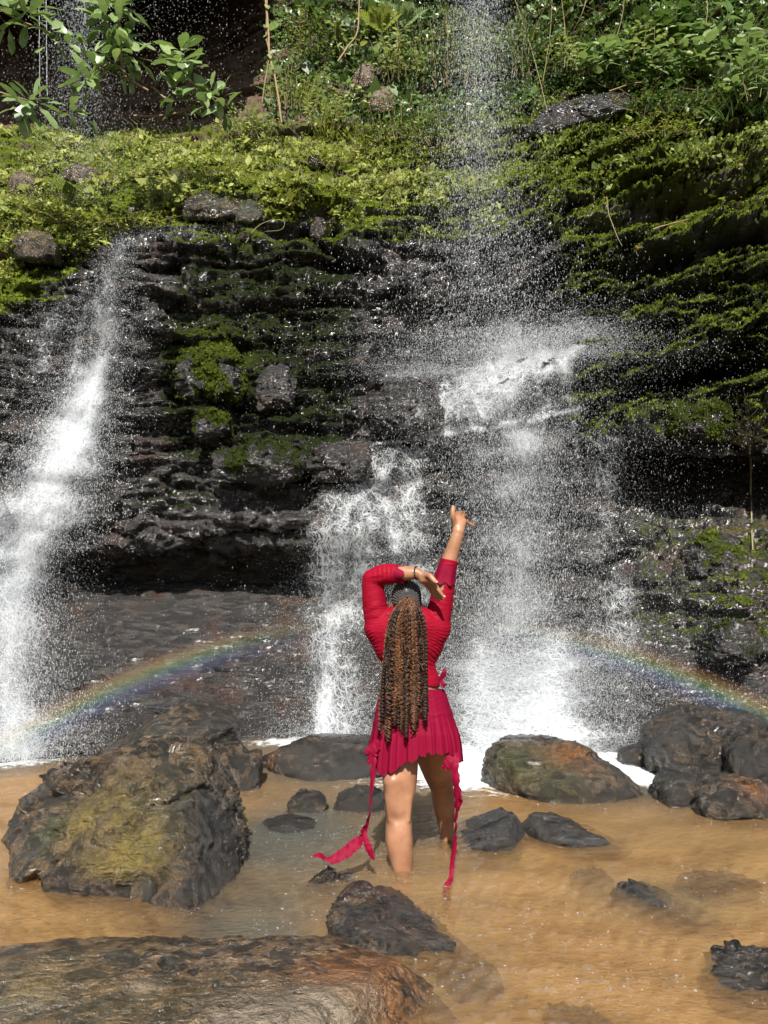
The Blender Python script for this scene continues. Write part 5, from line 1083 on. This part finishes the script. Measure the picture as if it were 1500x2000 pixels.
LARM = [(J['ls'], .064), (wp(732, 1180, 4.09), .058), (J['le'], .046)]
RARM = [(J['rs'], .064), (wp(861, 1180, 4.10), .056), (J['re'], .046)]
LFORE = [(J['le'], .045), (wp(752, 1122, 4.04), .047), (wp(785, 1120, 4.0), .038), (J['lw'], .028)]
RFORE = [(J['re'], .045), (wp(874, 1105, 4.07), .043), (wp(884, 1075, 4.06), .036), (J['rw'], .030)]
body = SDF((-.52, -.42, -.05), (.62, .95, 2.27), .0046)
torso(body); limb(body, LARM, .03); limb(body, RARM, .03); limb(body, LFORE, .02); limb(body, RFORE, .02)
body.cone(J['neck']+(0, 0, -.03), J['headc']+(0, .01, -.05), .056, .05, .03)
# head, turned away: skull, jaw, nose, brow, lips, ears
H = J['headc']
body.ell(H+(0, 0, .02), (.073, .092, .092), .02); body.ell(H+(0, .035, -.055), (.055, .062, .062), .03); body.cone(H+(0, .10, .0), H+(0, .113, -.03), .010, .016, .012)
body.ell(H+(0, .082, .025), (.05, .018, .012), .015); body.ell(H+(0, .092, -.062), (.026, .012, .012), .01); body.ell(H+(0, .075, -.098), (.025, .022, .018), .02)
for s in (-1, 1): body.ell(H+(s*.076, .012, -.012), (.010, .02, .032), .008)
# hips and legs
body.ell(J['pelvis'], (.168, .118, .12), .05); body.ell(wp(771, 1425, 4.07), (.097, .105, .105), .05); body.ell(wp(842, 1423, 4.09), (.097, .105, .105), .05)
limb(body, [(wp(775, 1425, 4.12), .105), (wp(779, 1478, 4.10), .099), (wp(781, 1525, 4.07), .086), (wp(779, 1570, 4.05), .069), (wp(779, 1598, 4.05), .060), (wp(779, 1620, 4.04), .064), (wp(780, 1648, 4.04), .067), (wp(785, 1685, 4.035), .052), (wp(789, 1722, 4.03), .037), (wp(790, 1750, 4.02), .037)], .03)
limb(body, [(wp(840, 1425, 4.15), .105), (wp(848, 1472, 4.24), .098), (wp(856, 1508, 4.36), .082), (wp(863, 1538, 4.46), .062), (wp(866, 1560, 4.50), .060), (wp(868, 1580, 4.53), .057), (wp(871, 1612, 4.56), .042), (wp(873, 1640, 4.58), .034), (wp(874, 1662, 4.585), .036)], .03)
body.ell(wp(771, 1636, 4.005), (.034, .032, .085), .02); body.ell(wp(789, 1641, 4.005), (.034, .032, .075), .02)
for a_, b_ in (((762, 1560), (763, 1600)), ((795, 1560), (796, 1600))): body.cone(wp(*a_, 4.01), wp(*b_, 4.005), .022, .014, .02)
body.cone(wp(768, 1526, 4.0), wp(775, 1575, 4.01), .05, .03, .04)
def foot(a, dirv):
    dirv = np.array(dirv)/np.linalg.norm(dirv); side = np.array([dirv[1], -dirv[0], 0])
    body.cone(a+(0, 0, -.01), a+dirv*.15+(0, 0, -.045), .036, .026, .02); body.cone(a-dirv*.03+(0, 0, -.03), a+dirv*.10+(0, 0, -.05), .032, .026, .02)
    for t, l in ((-.032, .215), (-.014, .212), (.003, .205), (.018, .195), (.032, .18)): body.cone(a+dirv*.14-side*t+(0, 0, -.055), a+dirv*l-side*t+(0, 0, -.06), .013, .010, .008)
foot(wp(790, 1752, 4.02), (-.1, 1, 0)); foot(wp(874, 1664, 4.585), (.15, 1, 0))
def finger(pts, r0, r1, k=.004): limb(body, [(p, r0+(r1-r0)*i/(len(pts)-1)) for i, p in enumerate(pts)], k)
# left hand: bent at the wrist, hanging down to the right in front of the other arm
LW = J['lw']; KN = [wp(846, 1139, 3.925), wp(843, 1142, 3.945), wp(840, 1144, 3.965), wp(836, 1145, 3.985)]
for kq in KN: body.cone(LW+(kq-LW)*.15, kq, .020, .0135, .012)
body.ell((LW+KN[1])/2, (.034, .034, .022), .012, rot=.7)
finger([KN[0], wp(853, 1147, 3.92), wp(860, 1157, 3.915), wp(866.5, 1166, 3.915)], .0118, .0078)
finger([KN[1], wp(851, 1153, 3.945), wp(858, 1163, 3.945), wp(863, 1170, 3.95)], .0118, .0078)
finger([KN[2], wp(847, 1155, 3.97), wp(853, 1165, 3.975), wp(858, 1172.5, 3.98)], .0112, .0075)
finger([KN[3], wp(842, 1154, 3.995), wp(846, 1162, 4.0), wp(850, 1168, 4.005)], .010, .007)
finger([LW+(KN[0]-LW)*.35, wp(838, 1124, 3.91), wp(845, 1131, 3.895), wp(851.5, 1137.5, 3.885)], .0145, .0085, .01)
# right hand: raised, fingers reaching away, thumb up and little finger out
RW = J['rw']; RK = [wp(889, 1013, 4.05), wp(896, 1010, 4.06), wp(902, 1013, 4.065), wp(907, 1018, 4.06)]
for kq in RK: body.cone(RW+(kq-RW)*.1, kq, .024, .0145, .014)
body.ell((RW+RK[1])/2+(0.0, .004, 0), (.034, .020, .042), .012)
finger([RK[0], wp(891, 1004, 4.09), wp(894, 1001, 4.12), wp(897, 1003, 4.14)], .0118, .0082)
finger([RK[1], wp(899, 1002, 4.095), wp(903, 1002, 4.125), wp(905, 1006, 4.145)], .0118, .0082)
finger([RK[2], wp(906, 1007, 4.095), wp(910, 1008, 4.12), wp(912, 1012, 4.135)], .0112, .008)
finger([RK[3], wp(913, 1021, 4.08), wp(919, 1024, 4.085), wp(926, 1027, 4.085)], .0102, .0072)
finger([RW+(RK[0]-RW)*.45+(-.008, 0, 0), wp(885, 1010, 4.02), wp(884.5, 999, 4.015), wp(885, 989, 4.02)], .0118, .0078, .010)
V, Fq = body.nets(); V = lap(V, Fq, 1, .4)
WOMAN = empty('person', WB, 'woman with long brown braids and red skirt standing in the pool with arms raised', 'person')
link('body', mesh('body', V, Fq, M_SKIN), WOMAN)
# nails
def nail(p, d, n):
    d = Vector(d).normalized(); n = Vector(n); y = n.cross(d).normalized(); z = d.cross(y); m = Matrix((d, y, z)).transposed().to_4x4(); m.translation = Vector(p)
    a = np.linspace(0, 6.283, 9)[:-1]; V = np.concatenate([[[0, 0, .0012]], np.stack([.0065*np.cos(a), .0045*np.sin(a), 0*a], 1)]); Fc = [[0, i+1, (i+1) % 8+1] for i in range(8)]
    link('nail', mesh('nail', V, np.array(Fc), M_NAIL), WOMAN, m)
for a, b in ((wp(860, 1157, 3.915), wp(866.5, 1166, 3.915)), (wp(858, 1163, 3.945), wp(863, 1170, 3.95)), (wp(853, 1165, 3.975), wp(858, 1172.5, 3.98)), (wp(845, 1131, 3.895), wp(851.5, 1137.5, 3.885))):
    nail(b+np.array([.004, -.0075, .004]), b-a, (.3, -1, .4))
# red top: torso and sleeves a little outside the skin, cut at waist and cuffs
top = SDF((-.40, -.24, .95), (.42, .36, 1.98), .005)
torso(top, .008); limb(top, LARM, .03, .0065); limb(top, RARM, .03, .0065); limb(top, LFORE[:3], .02, .006); limb(top, [RFORE[0], RFORE[1], (wp(880, 1088, 4.06), .040)], .02, .005)
GX3, GY3, GZ3 = np.meshgrid(*top.ax, indexing='ij'); Gp = np.stack([GX3, GY3, GZ3], -1)
near_ = np.abs(top.v) < .03; q = Gp[near_]
# gathered folds: horizontal ruching on the right side of the back, rings on the sleeves
cx_ = J['waist'][0]; wr = np.zeros(len(q))
side = sstep(.02, .10, q[:, 0]-cx_)*sstep(J['waist'][2]-.05, J['waist'][2]+.05, q[:, 2])*sstep(J['upper'][2]+.02, J['upper'][2]-.08, q[:, 2])
lft = sstep(-.02, -.10, q[:, 0]-cx_)*sstep(J['waist'][2]-.05, J['waist'][2]+.05, q[:, 2])*sstep(J['upper'][2]+.02, J['upper'][2]-.08, q[:, 2])
ph = q[:, 2]*1.0+.28*(q[:, 0]-cx_)+.02*perlin(q*9, 5); wr += side*.0026*np.sin(ph*330+6*perlin(q*7, 8))*sstep(-.3, .3, perlin(q*5, 18)); ph2 = q[:, 2]-.35*(q[:, 0]-cx_)+.02*perlin(q*9, 6); wr += lft*.0024*np.sin(ph2*320+6*perlin(q*7, 9))*sstep(-.3, .3, perlin(q*5, 19))
armz = sstep(J['upper'][2]-.04, J['upper'][2]+.06, q[:, 2]); wr += armz*.0016*np.sin((q[:, 2]+.5*q[:, 0]*np.sign(q[:, 0]-cx_)+.03*perlin(q*7, 12))*150+6*perlin(q*6, 11))*sstep(0, .3, perlin(q*6, 14))
inner = np.exp(-((q[:, 0]-wp(752, 1130, 4)[0])/.06)**2)*sstep(J['le'][2]-.05, J['le'][2]+.0, q[:, 2]); wr += inner*.0022*np.sin(q[:, 0]*260+3*perlin(q*8, 15))
wr += .004*fbm(q*14, 3, 17); top.v[near_] -= wr.astype(np.float32)
def cut(sd, p0, n):                               # keep the side the normal points away from
    n = np.array(n, float); n /= np.linalg.norm(n); d = (Gp-np.array(p0))@n; sd.v = np.maximum(sd.v, d.astype(np.float32))
cut(top, wp(805, 1335, 4.14), (-.12, 0, -1)); 
dl = LFORE[2][0]-LFORE[1][0]; near_l = (GZ3 > J['le'][2]-.06) & (GX3 > J['le'][0]+.05) & (GX3 < .165)
dd = (Gp-np.array(wp(783, 1120, 4.0)))@(np.array([1, -.25, .55])/np.linalg.norm([1, -.25, .55])); top.v = np.where(near_l & (GZ3 > J['headc'][2]+.02), np.maximum(top.v, dd.astype(np.float32)), top.v)
dr_ = (Gp-np.array(wp(876, 1094, 4.06)))@(np.array([.2, 0, 1])/1.02); top.v = np.where((GX3 > .12) & (GZ3 > J['re'][2]-.02), np.maximum(top.v, dr_.astype(np.float32)), top.v)
V, Fq = top.nets(); V = lap(V, Fq, 1, .3); TOP = link('top', mesh('top', V, Fq, M_TOP), WOMAN)
def cuff(path, rads, wav, name='sleeve_ruffle', parent=TOP, n=44, open_=0.0, amp=.006):
    pts = np.array(path); k = len(pts); t = np.gradient(pts, axis=0); t /= np.linalg.norm(t, axis=1)[:, None]; u = np.cross(t, [0.1, 1, 0.1]); u /= np.linalg.norm(u, axis=1)[:, None]; v = np.cross(t, u)
    a = np.arange(n)*2*math.pi/n; rr = np.array(rads)[:, None]*(1+0*a[None]); f = np.linspace(0, 1, k)[:, None]
    rr = rr+amp*f*np.sin(a[None]*wav+1.3*np.sin(a[None]*2)); drop = .009*f**3*np.sin(a[None]*wav*1.0+.8)
    V = pts[:, None]+rr[..., None]*(np.cos(a)[None, :, None]*u[:, None]+np.sin(a)[None, :, None]*v[:, None])+drop[..., None]*t[:, None]
    return link(name, mesh(name, V.reshape(-1, 3), grid_faces(k, n, True), M_SKIRT), parent)
cuff([wp(877, 1093, 4.06), wp(874, 1105, 4.065), wp(871, 1120, 4.07), wp(868, 1133, 4.075), wp(867, 1141, 4.075)], [.043, .050, .055, .057, .060], 7)
cuff([wp(768, 1121, 4.02), wp(777, 1121, 4.01), wp(786, 1122.5, 4.0), wp(793, 1125, 3.99)], [.047, .049, .047, .044], 5, amp=.005)
# tie at the right of the waist
def ribbon(name, path, width, parent, mat=M_SKIRT, twist=0.0, ruff=.3, seed=0, m=5, tw0=0.0):
    pts = np.array(path, float); n = len(pts); tt = np.linspace(0, n-1, (n-1)*14+1); c = np.stack([smooth_interp(np.arange(n, dtype=float), pts[:, k], tt) for k in range(3)], -1)
    w = np.interp(tt, np.arange(n), np.broadcast_to(width, (n,))); t = np.gradient(c, axis=0); t /= np.linalg.norm(t, axis=1)[:, None]; s = np.linspace(0, 1, len(tt))
    u = np.cross(t, [0, 1, 0]); u /= np.linalg.norm(u, axis=1)[:, None]+1e-9; v = np.cross(t, u); an = tw0+twist*s*6.28+.5*perlin(np.stack([s*9, s*0, s*0+seed], -1), seed)
    e = np.cos(an)[:, None]*u+np.sin(an)[:, None]*v; nrm = np.cross(t, e); V = []
    for j in np.linspace(-1, 1, m):
        wob = ruff*np.abs(j)**2*perlin(np.stack([s*len(tt)/4.5, s*0+j*7, s*0+seed], -1), seed+3)[:, None]; edge = 1+.35*np.abs(j)*perlin(np.stack([s*len(tt)/3.0, s*0+j*3, s*0+seed], -1), seed+5)[:, None]
        V.append(c+e*(j*w*.5)[:, None]*edge+nrm*wob*w[:, None]+nrm*(.09*w*(1-j*j))[:, None])
    V = np.stack(V, 1); return link(name, mesh(name, V.reshape(-1, 3), grid_faces(len(tt), m), mat), parent)
ribbon('tie', [wp(858, 1326, 4.05), wp(864, 1322, 4.04), wp(868, 1312, 4.03), wp(866, 1306, 4.04)], [.012, .03, .026, .008], TOP, seed=1); ribbon('tie', [wp(859, 1328, 4.05), wp(863, 1332, 4.03), wp(867, 1338, 4.03), wp(870, 1340, 4.04)], [.01, .022, .028, .02], TOP, seed=2)
# ---- skirt: tight yoke, gathered flounce with an uneven hem
def skirt():
    n = 220; m = 46; th = np.arange(n)*2*math.pi/n                      # th = pi/2 faces the camera
    lev = np.array([1346, 1360, 1385, 1410, 1435, 1460, 1500.]); cxp = np.array([805, 806, 807, 808, 809, 809, 809.]); hw = np.array([60, 65, 71, 76, 80, 83, 86.]); hd = np.array([.125, .132, .15, .168, .178, .178, .18])
    back = np.sin(th)                                                   # 1 = near side
    xs_ = 809+86*np.cos(th)
    hem_b = np.interp(xs_, [722, 735, 742, 752, 765, 778, 795, 812, 822, 840, 860, 876, 886, 896], [1470, 1480, 1500, 1512, 1504, 1498, 1487, 1479, 1474, 1470, 1470, 1472, 1482, 1486])
    hem = np.where(back > 0, hem_b, 1478)
    rag = 3.5*np.sin(th*23+2*np.sin(th*5))+2*np.sin(th*61+1); V = []
    rnd = perlin(np.stack([np.cos(th)*5, np.sin(th)*5, th*0], -1), 3)*2.6+perlin(np.stack([np.cos(th)*11, np.sin(th)*11, th*0], -1), 5)
    pl = np.sin(th*19+rnd*5.5)*(.6+.8*np.abs(perlin(np.stack([np.cos(th)*4, np.sin(th)*4, th*0+2], -1), 8)))+.35*np.sin(th*61+rnd*4)
    for i in range(m):
        f = i/(m-1); yy = 1346+(hem+rag*f-1346)*f; fl = sstep(1392, 1470, yy+14*np.cos(th))   # flounce begins along a slanting seam
        cx = np.interp(yy, lev, cxp); w = np.interp(yy, lev, hw); dp = np.interp(yy, lev, hd)
        amp = .0012+.013*fl; fold = 1+amp*pl/.16; fold += (1-fl)*.004*np.sin((yy+9*np.cos(th)*3)*.62+1.5*np.sin(th*3))
        fold += .02*np.exp(-((yy-(1400-10*np.cos(th)))/2.5)**2)
        c = P(cx, yy, 4.13)-np.array(WB); x = c[:, 0]+w*fold*np.cos(th)*4.13/F; y = c[:, 1]-dp*fold*np.sin(th)-.02; 
        # keep each level where the near side shows it at the wanted picture height
        z = P(cx, yy, 4.13-dp*np.clip(back, -1, 1)*.9)[:, 2]-WB.z
        z = z*(.5+.5*(back > 0))+c[:, 2]*.5*(back <= 0)
        V.append(np.stack([x, y, z], -1))
    V = np.array(V); return link('skirt', mesh('skirt', V.reshape(-1, 3), grid_faces(m, n, True)[:, ::-1], M_SKIRT), WOMAN)
SKIRT = skirt()
ribbon('flounce_tip', [wp(742, 1448, 3.99), wp(733, 1458, 3.96), wp(722, 1466, 3.95), wp(711, 1469, 3.95)], [.03, .055, .05, .01], SKIRT, seed=4, ruff=.4)
ribbon('flounce_tip', [wp(735, 1455, 3.97), wp(729, 1472, 3.96), wp(723, 1486, 3.96), wp(720, 1494, 3.96)], [.02, .05, .03, .012], SKIRT, seed=6, ruff=.5)
ribbon('flounce_tip', [wp(884, 1468, 4.0), wp(880, 1486, 3.99), wp(872, 1496, 3.99), wp(863, 1499, 4.0)], [.05, .075, .05, .01], SKIRT, seed=5, ruff=.4)
ribbon('ribbon', [wp(733, 1455, 3.98), wp(729, 1500, 3.95), wp(725, 1550, 3.94), wp(722, 1590, 3.92), wp(713, 1620, 3.90), wp(704, 1640, 3.88)], [.02, .034, .034, .045, .046, .022], SKIRT, twist=.45, ruff=.35, seed=7)
ribbon('ribbon', [wp(706, 1636, 3.88), wp(695, 1648, 3.85), wp(676, 1664, 3.84), wp(652, 1678, 3.83), wp(636, 1677, 3.83), wp(624, 1670, 3.82), wp(610, 1673, 3.82)], [.03, .06, .058, .045, .016, .03, .010], SKIRT, twist=.1, ruff=.25, seed=8, tw0=.3)
ribbon('ribbon', [wp(712, 1624, 3.9), wp(716, 1645, 3.88), wp(724, 1665, 3.86), wp(731, 1679, 3.84)], [.014, .034, .040, .012], SKIRT, twist=.1, ruff=.35, seed=9)
ribbon('ribbon', [wp(887, 1470, 4.0), wp(889, 1510, 3.97), wp(893, 1555, 3.95), wp(891, 1600, 3.93), wp(889, 1640, 3.91), wp(884, 1680, 3.88), wp(881, 1718, 3.85)], [.05, .044, .062, .044, .046, .030, .020], SKIRT, twist=.5, ruff=.4, seed=10)
ribbon('ribbon', [wp(881, 1714, 3.85), wp(874, 1730, 3.82), wp(872, 1745, 3.8), wp(877, 1756, 3.78), wp(880, 1760, 3.78)], [.018, .036, .042, .026, .010], SKIRT, twist=.15, ruff=.3, seed=12)
ribbon('ribbon', [wp(893, 1540, 3.96), wp(897, 1560, 3.95), wp(900, 1568, 3.95), wp(893, 1590, 3.94), wp(887, 1606, 3.94)], [.01, .04, .035, .02, .01], SKIRT, twist=.4, ruff=.5, seed=13)
# ---- hair
def braids():
    mb = MB(); c = H+np.array([0, 0, .022]); R = np.array([.079, .098, .098]); tail = np.array([.01, -.9, -.22]); tail /= np.linalg.norm(tail)
    cap, f = ico(4); cm = cap*R*.985; keep = (cap[:, 1] < .35+.5*np.clip(cap[:, 2], 0, 1)) & (cap[:, 2] > -.75); fk = f[keep[f].all(1)]; mb.add(cm+c, fk, tone=.02)
    nrow = 21
    for k in range(nrow):
        a = math.radians(-112+224*k/(nrow-1)); st = np.array([math.sin(a)*.95, .55-.35*abs(math.sin(a)), max(math.cos(a), -.25)*.9]); st /= np.linalg.norm(st); om = math.acos(np.clip(st@tail, -1, 1)); nb = int(om*R[1]/.0068)
        for j in range(nb):
            f_ = j/nb*.93; d = (math.sin((1-f_)*om)*st+math.sin(f_*om)*tail)/math.sin(om); d2 = (math.sin((1-f_-.02)*om)*st+math.sin((f_+.02)*om)*tail)/math.sin(om); tg = (d2-d)*R; tg /= np.linalg.norm(tg); nn_ = d/R; nn_ /= np.linalg.norm(nn_); sd = np.cross(tg, nn_)
            sgn = 1 if j % 2 else -1; w = .0062*(1-.25*f_); p = c+d*R*1.01+sd*sgn*w*.28
            V = OCT[:, :1]*(tg*.0052+sd*sgn*.002)+OCT[:, 1:2]*sd*w+OCT[:, 2:3]*nn_*.0052; mb.add(V+p, OCF, tone=.22+.35*((j*7+k*3) % 5)/5)
    return link('braided_crown', mb.mesh('braided_crown', M_CROWN), WOMAN)
braids()
def curls():
    r = np.random.default_rng(3); n = 150
    for grp, nm in ((0, 'hair_length'),):
        mb = MB()
        ncl = 46
        for kc in range(ncl):
            lay = (kc % 3)/2.0*.8+.2*r.random(); xt0 = 791+((kc+.5)/ncl-.5)*84+r.normal(0, 2.5); x00 = 795+(xt0-791)*.34+r.normal(0, 4); front = lay > .5
            y_end0 = r.uniform(1378, 1422)+(26 if r.random() < .25 else 0)-(14 if r.random() < .2 else 0); y_c = 1178+r.uniform(.30, .62)*(y_end0-1178)
            cop = np.clip(r.choice([.95, .75, .12], p=[.36, .28, .36])-.55*(xt0 > 814)-.30*(abs(xt0-787) < 4)-.2*(xt0 < 756), .03, 1)
            turn = .022*r.uniform(.7, 1.5); ph0 = r.random()*6.28; ampc = r.uniform(.8, 1.35); hand_ = r.choice([-1, 1]); phs = r.uniform(.15, 1.3)
            for ks in range(5):
                y_end = y_end0-r.uniform(0, 12); N = 130; s = np.linspace(0, 1, N); yy = 1178+(y_end-1178)*s; e = 1-np.exp(-s*9)
                so = r.normal(0, 2.0); xx = x00+(xt0-x00)*e*(.75+.25*s)+2.2*np.sin(s*5+kc)+so*np.interp(yy, [1178, y_c, y_end], [.8, 1.0, .35])
                dep = np.interp(yy, [1178, 1190, 1215, 1260, 1335, 1400, 1440], [4.0, 3.965, 3.965, 3.975, 3.985, 3.925, 3.925])-.050*lay+.012+r.normal(0, .003)
                base = P(xx, yy, dep)-np.array(WB); base[:4, 2] += .012*np.array([0, .7, 1, .8])*lay
                amp = np.interp(yy, [1178, 1200, y_c-15, y_c+50, y_end], [0.001, .0026, .0032, .0085, .0105])*ampc; ph = 2*math.pi*np.cumsum(np.full(N, (y_end-1178)*.0028/N))/turn*hand_+ph0+ks*phs
                base[:, 0] += amp*np.cos(ph); base[:, 1] += amp*np.sin(ph); base[:, 2] += .35*amp*np.sin(ph*.5+ks)
                tn = np.clip(cop*np.interp(yy, [1178, 1230, 1330, 1400, 1440], [1.0, 1.0, .85, .55, .35])+r.normal(0, .08), .02, 1)
                rad = .0032*r.uniform(.7, 1.15)*(1+.25*np.sin(s*300+ks)*(yy < y_c)); rad[-6:] *= np.linspace(1, .4, 6)
                V, f = tube(base, rad, 5); mb.add(V, f, tone=np.repeat(tn, 5))
        # loose frizz
        for k in range(240):
            x = 791+np.clip(r.normal(0, 22), -36, 36); y = r.uniform(1190, 1410); q0 = P(x, y, 3.94-.03*r.random())-np.array(WB); a = r.random()*6.28; rr = r.uniform(.006, .014); t_ = np.linspace(0, r.uniform(3, 6.5), 9)
            V, f = tube(q0+np.stack([rr*np.cos(t_+a), -.004*t_, rr*np.sin(t_+a)-.003*t_], -1), .0016, 3); mb.add(V, f, tone=np.clip(r.normal(.45, .4), 0, 1))
        o = link(nm, mb.mesh(nm, M_HAIR), WOMAN); o['kind'] = 'stuff'
    # gathered knot where the braids are tied
    mb = MB()
    for k in range(70):
        a = r.normal(0, 1.0); x = 795+13*math.sin(a); y = 1182-5*math.cos(a)+r.normal(0, 2.5); q0 = P(x, y, 3.965-.02*r.random())-np.array(WB); t_ = np.linspace(0, 5.5, 11); rr = .009*r.uniform(.7, 1.3); ph = r.random()*6
        V, f = tube(q0+np.stack([rr*np.cos(t_+ph), .4*rr*np.sin(t_*1.3), rr*np.sin(t_+ph)], -1), .003, 4); mb.add(V, f, tone=np.clip(r.normal(.75, .2), 0, 1))
    link('hair_knot', mb.mesh('hair_knot', M_HAIR), WOMAN)
curls()
# bracelet of black beads, earring
ax = LFORE[3][0]-LFORE[2][0]; ax /= np.linalg.norm(ax); c = wp(813, 1119, 3.975); u = np.cross(ax, [0, 1, 0.]); u /= np.linalg.norm(u); v = np.cross(ax, u)
BR = empty('bracelet', (0, 0, 0), None, None); BR.parent = WOMAN; del_ = None
sph, sf = ico(2); bead = mesh('bead', sph*.0052, sf, M_BEAD)
for k in range(22):
    a = k/22*2*math.pi; link('bead', bead, BR, Matrix.Translation(Vector(c+.0335*(math.cos(a)*u+math.sin(a)*v))))
mb = MB(); e0 = H+np.array([.083, .005, -.035])
V, f = tube([e0+.009*np.array([math.sin(t_)*.4, -math.sin(t_), math.cos(t_)]) for t_ in np.linspace(0, 5.6, 14)], .0026, 6); mb.add(V, f)
link('earring', mb.mesh('earring', M_SILVER), WOMAN)
for s in (-1, 1): link('eye', mesh('eye', sph*.012, sf, M_EYE), WOMAN, Matrix.Translation(Vector(H+np.array([s*.03, .082, .008]))))
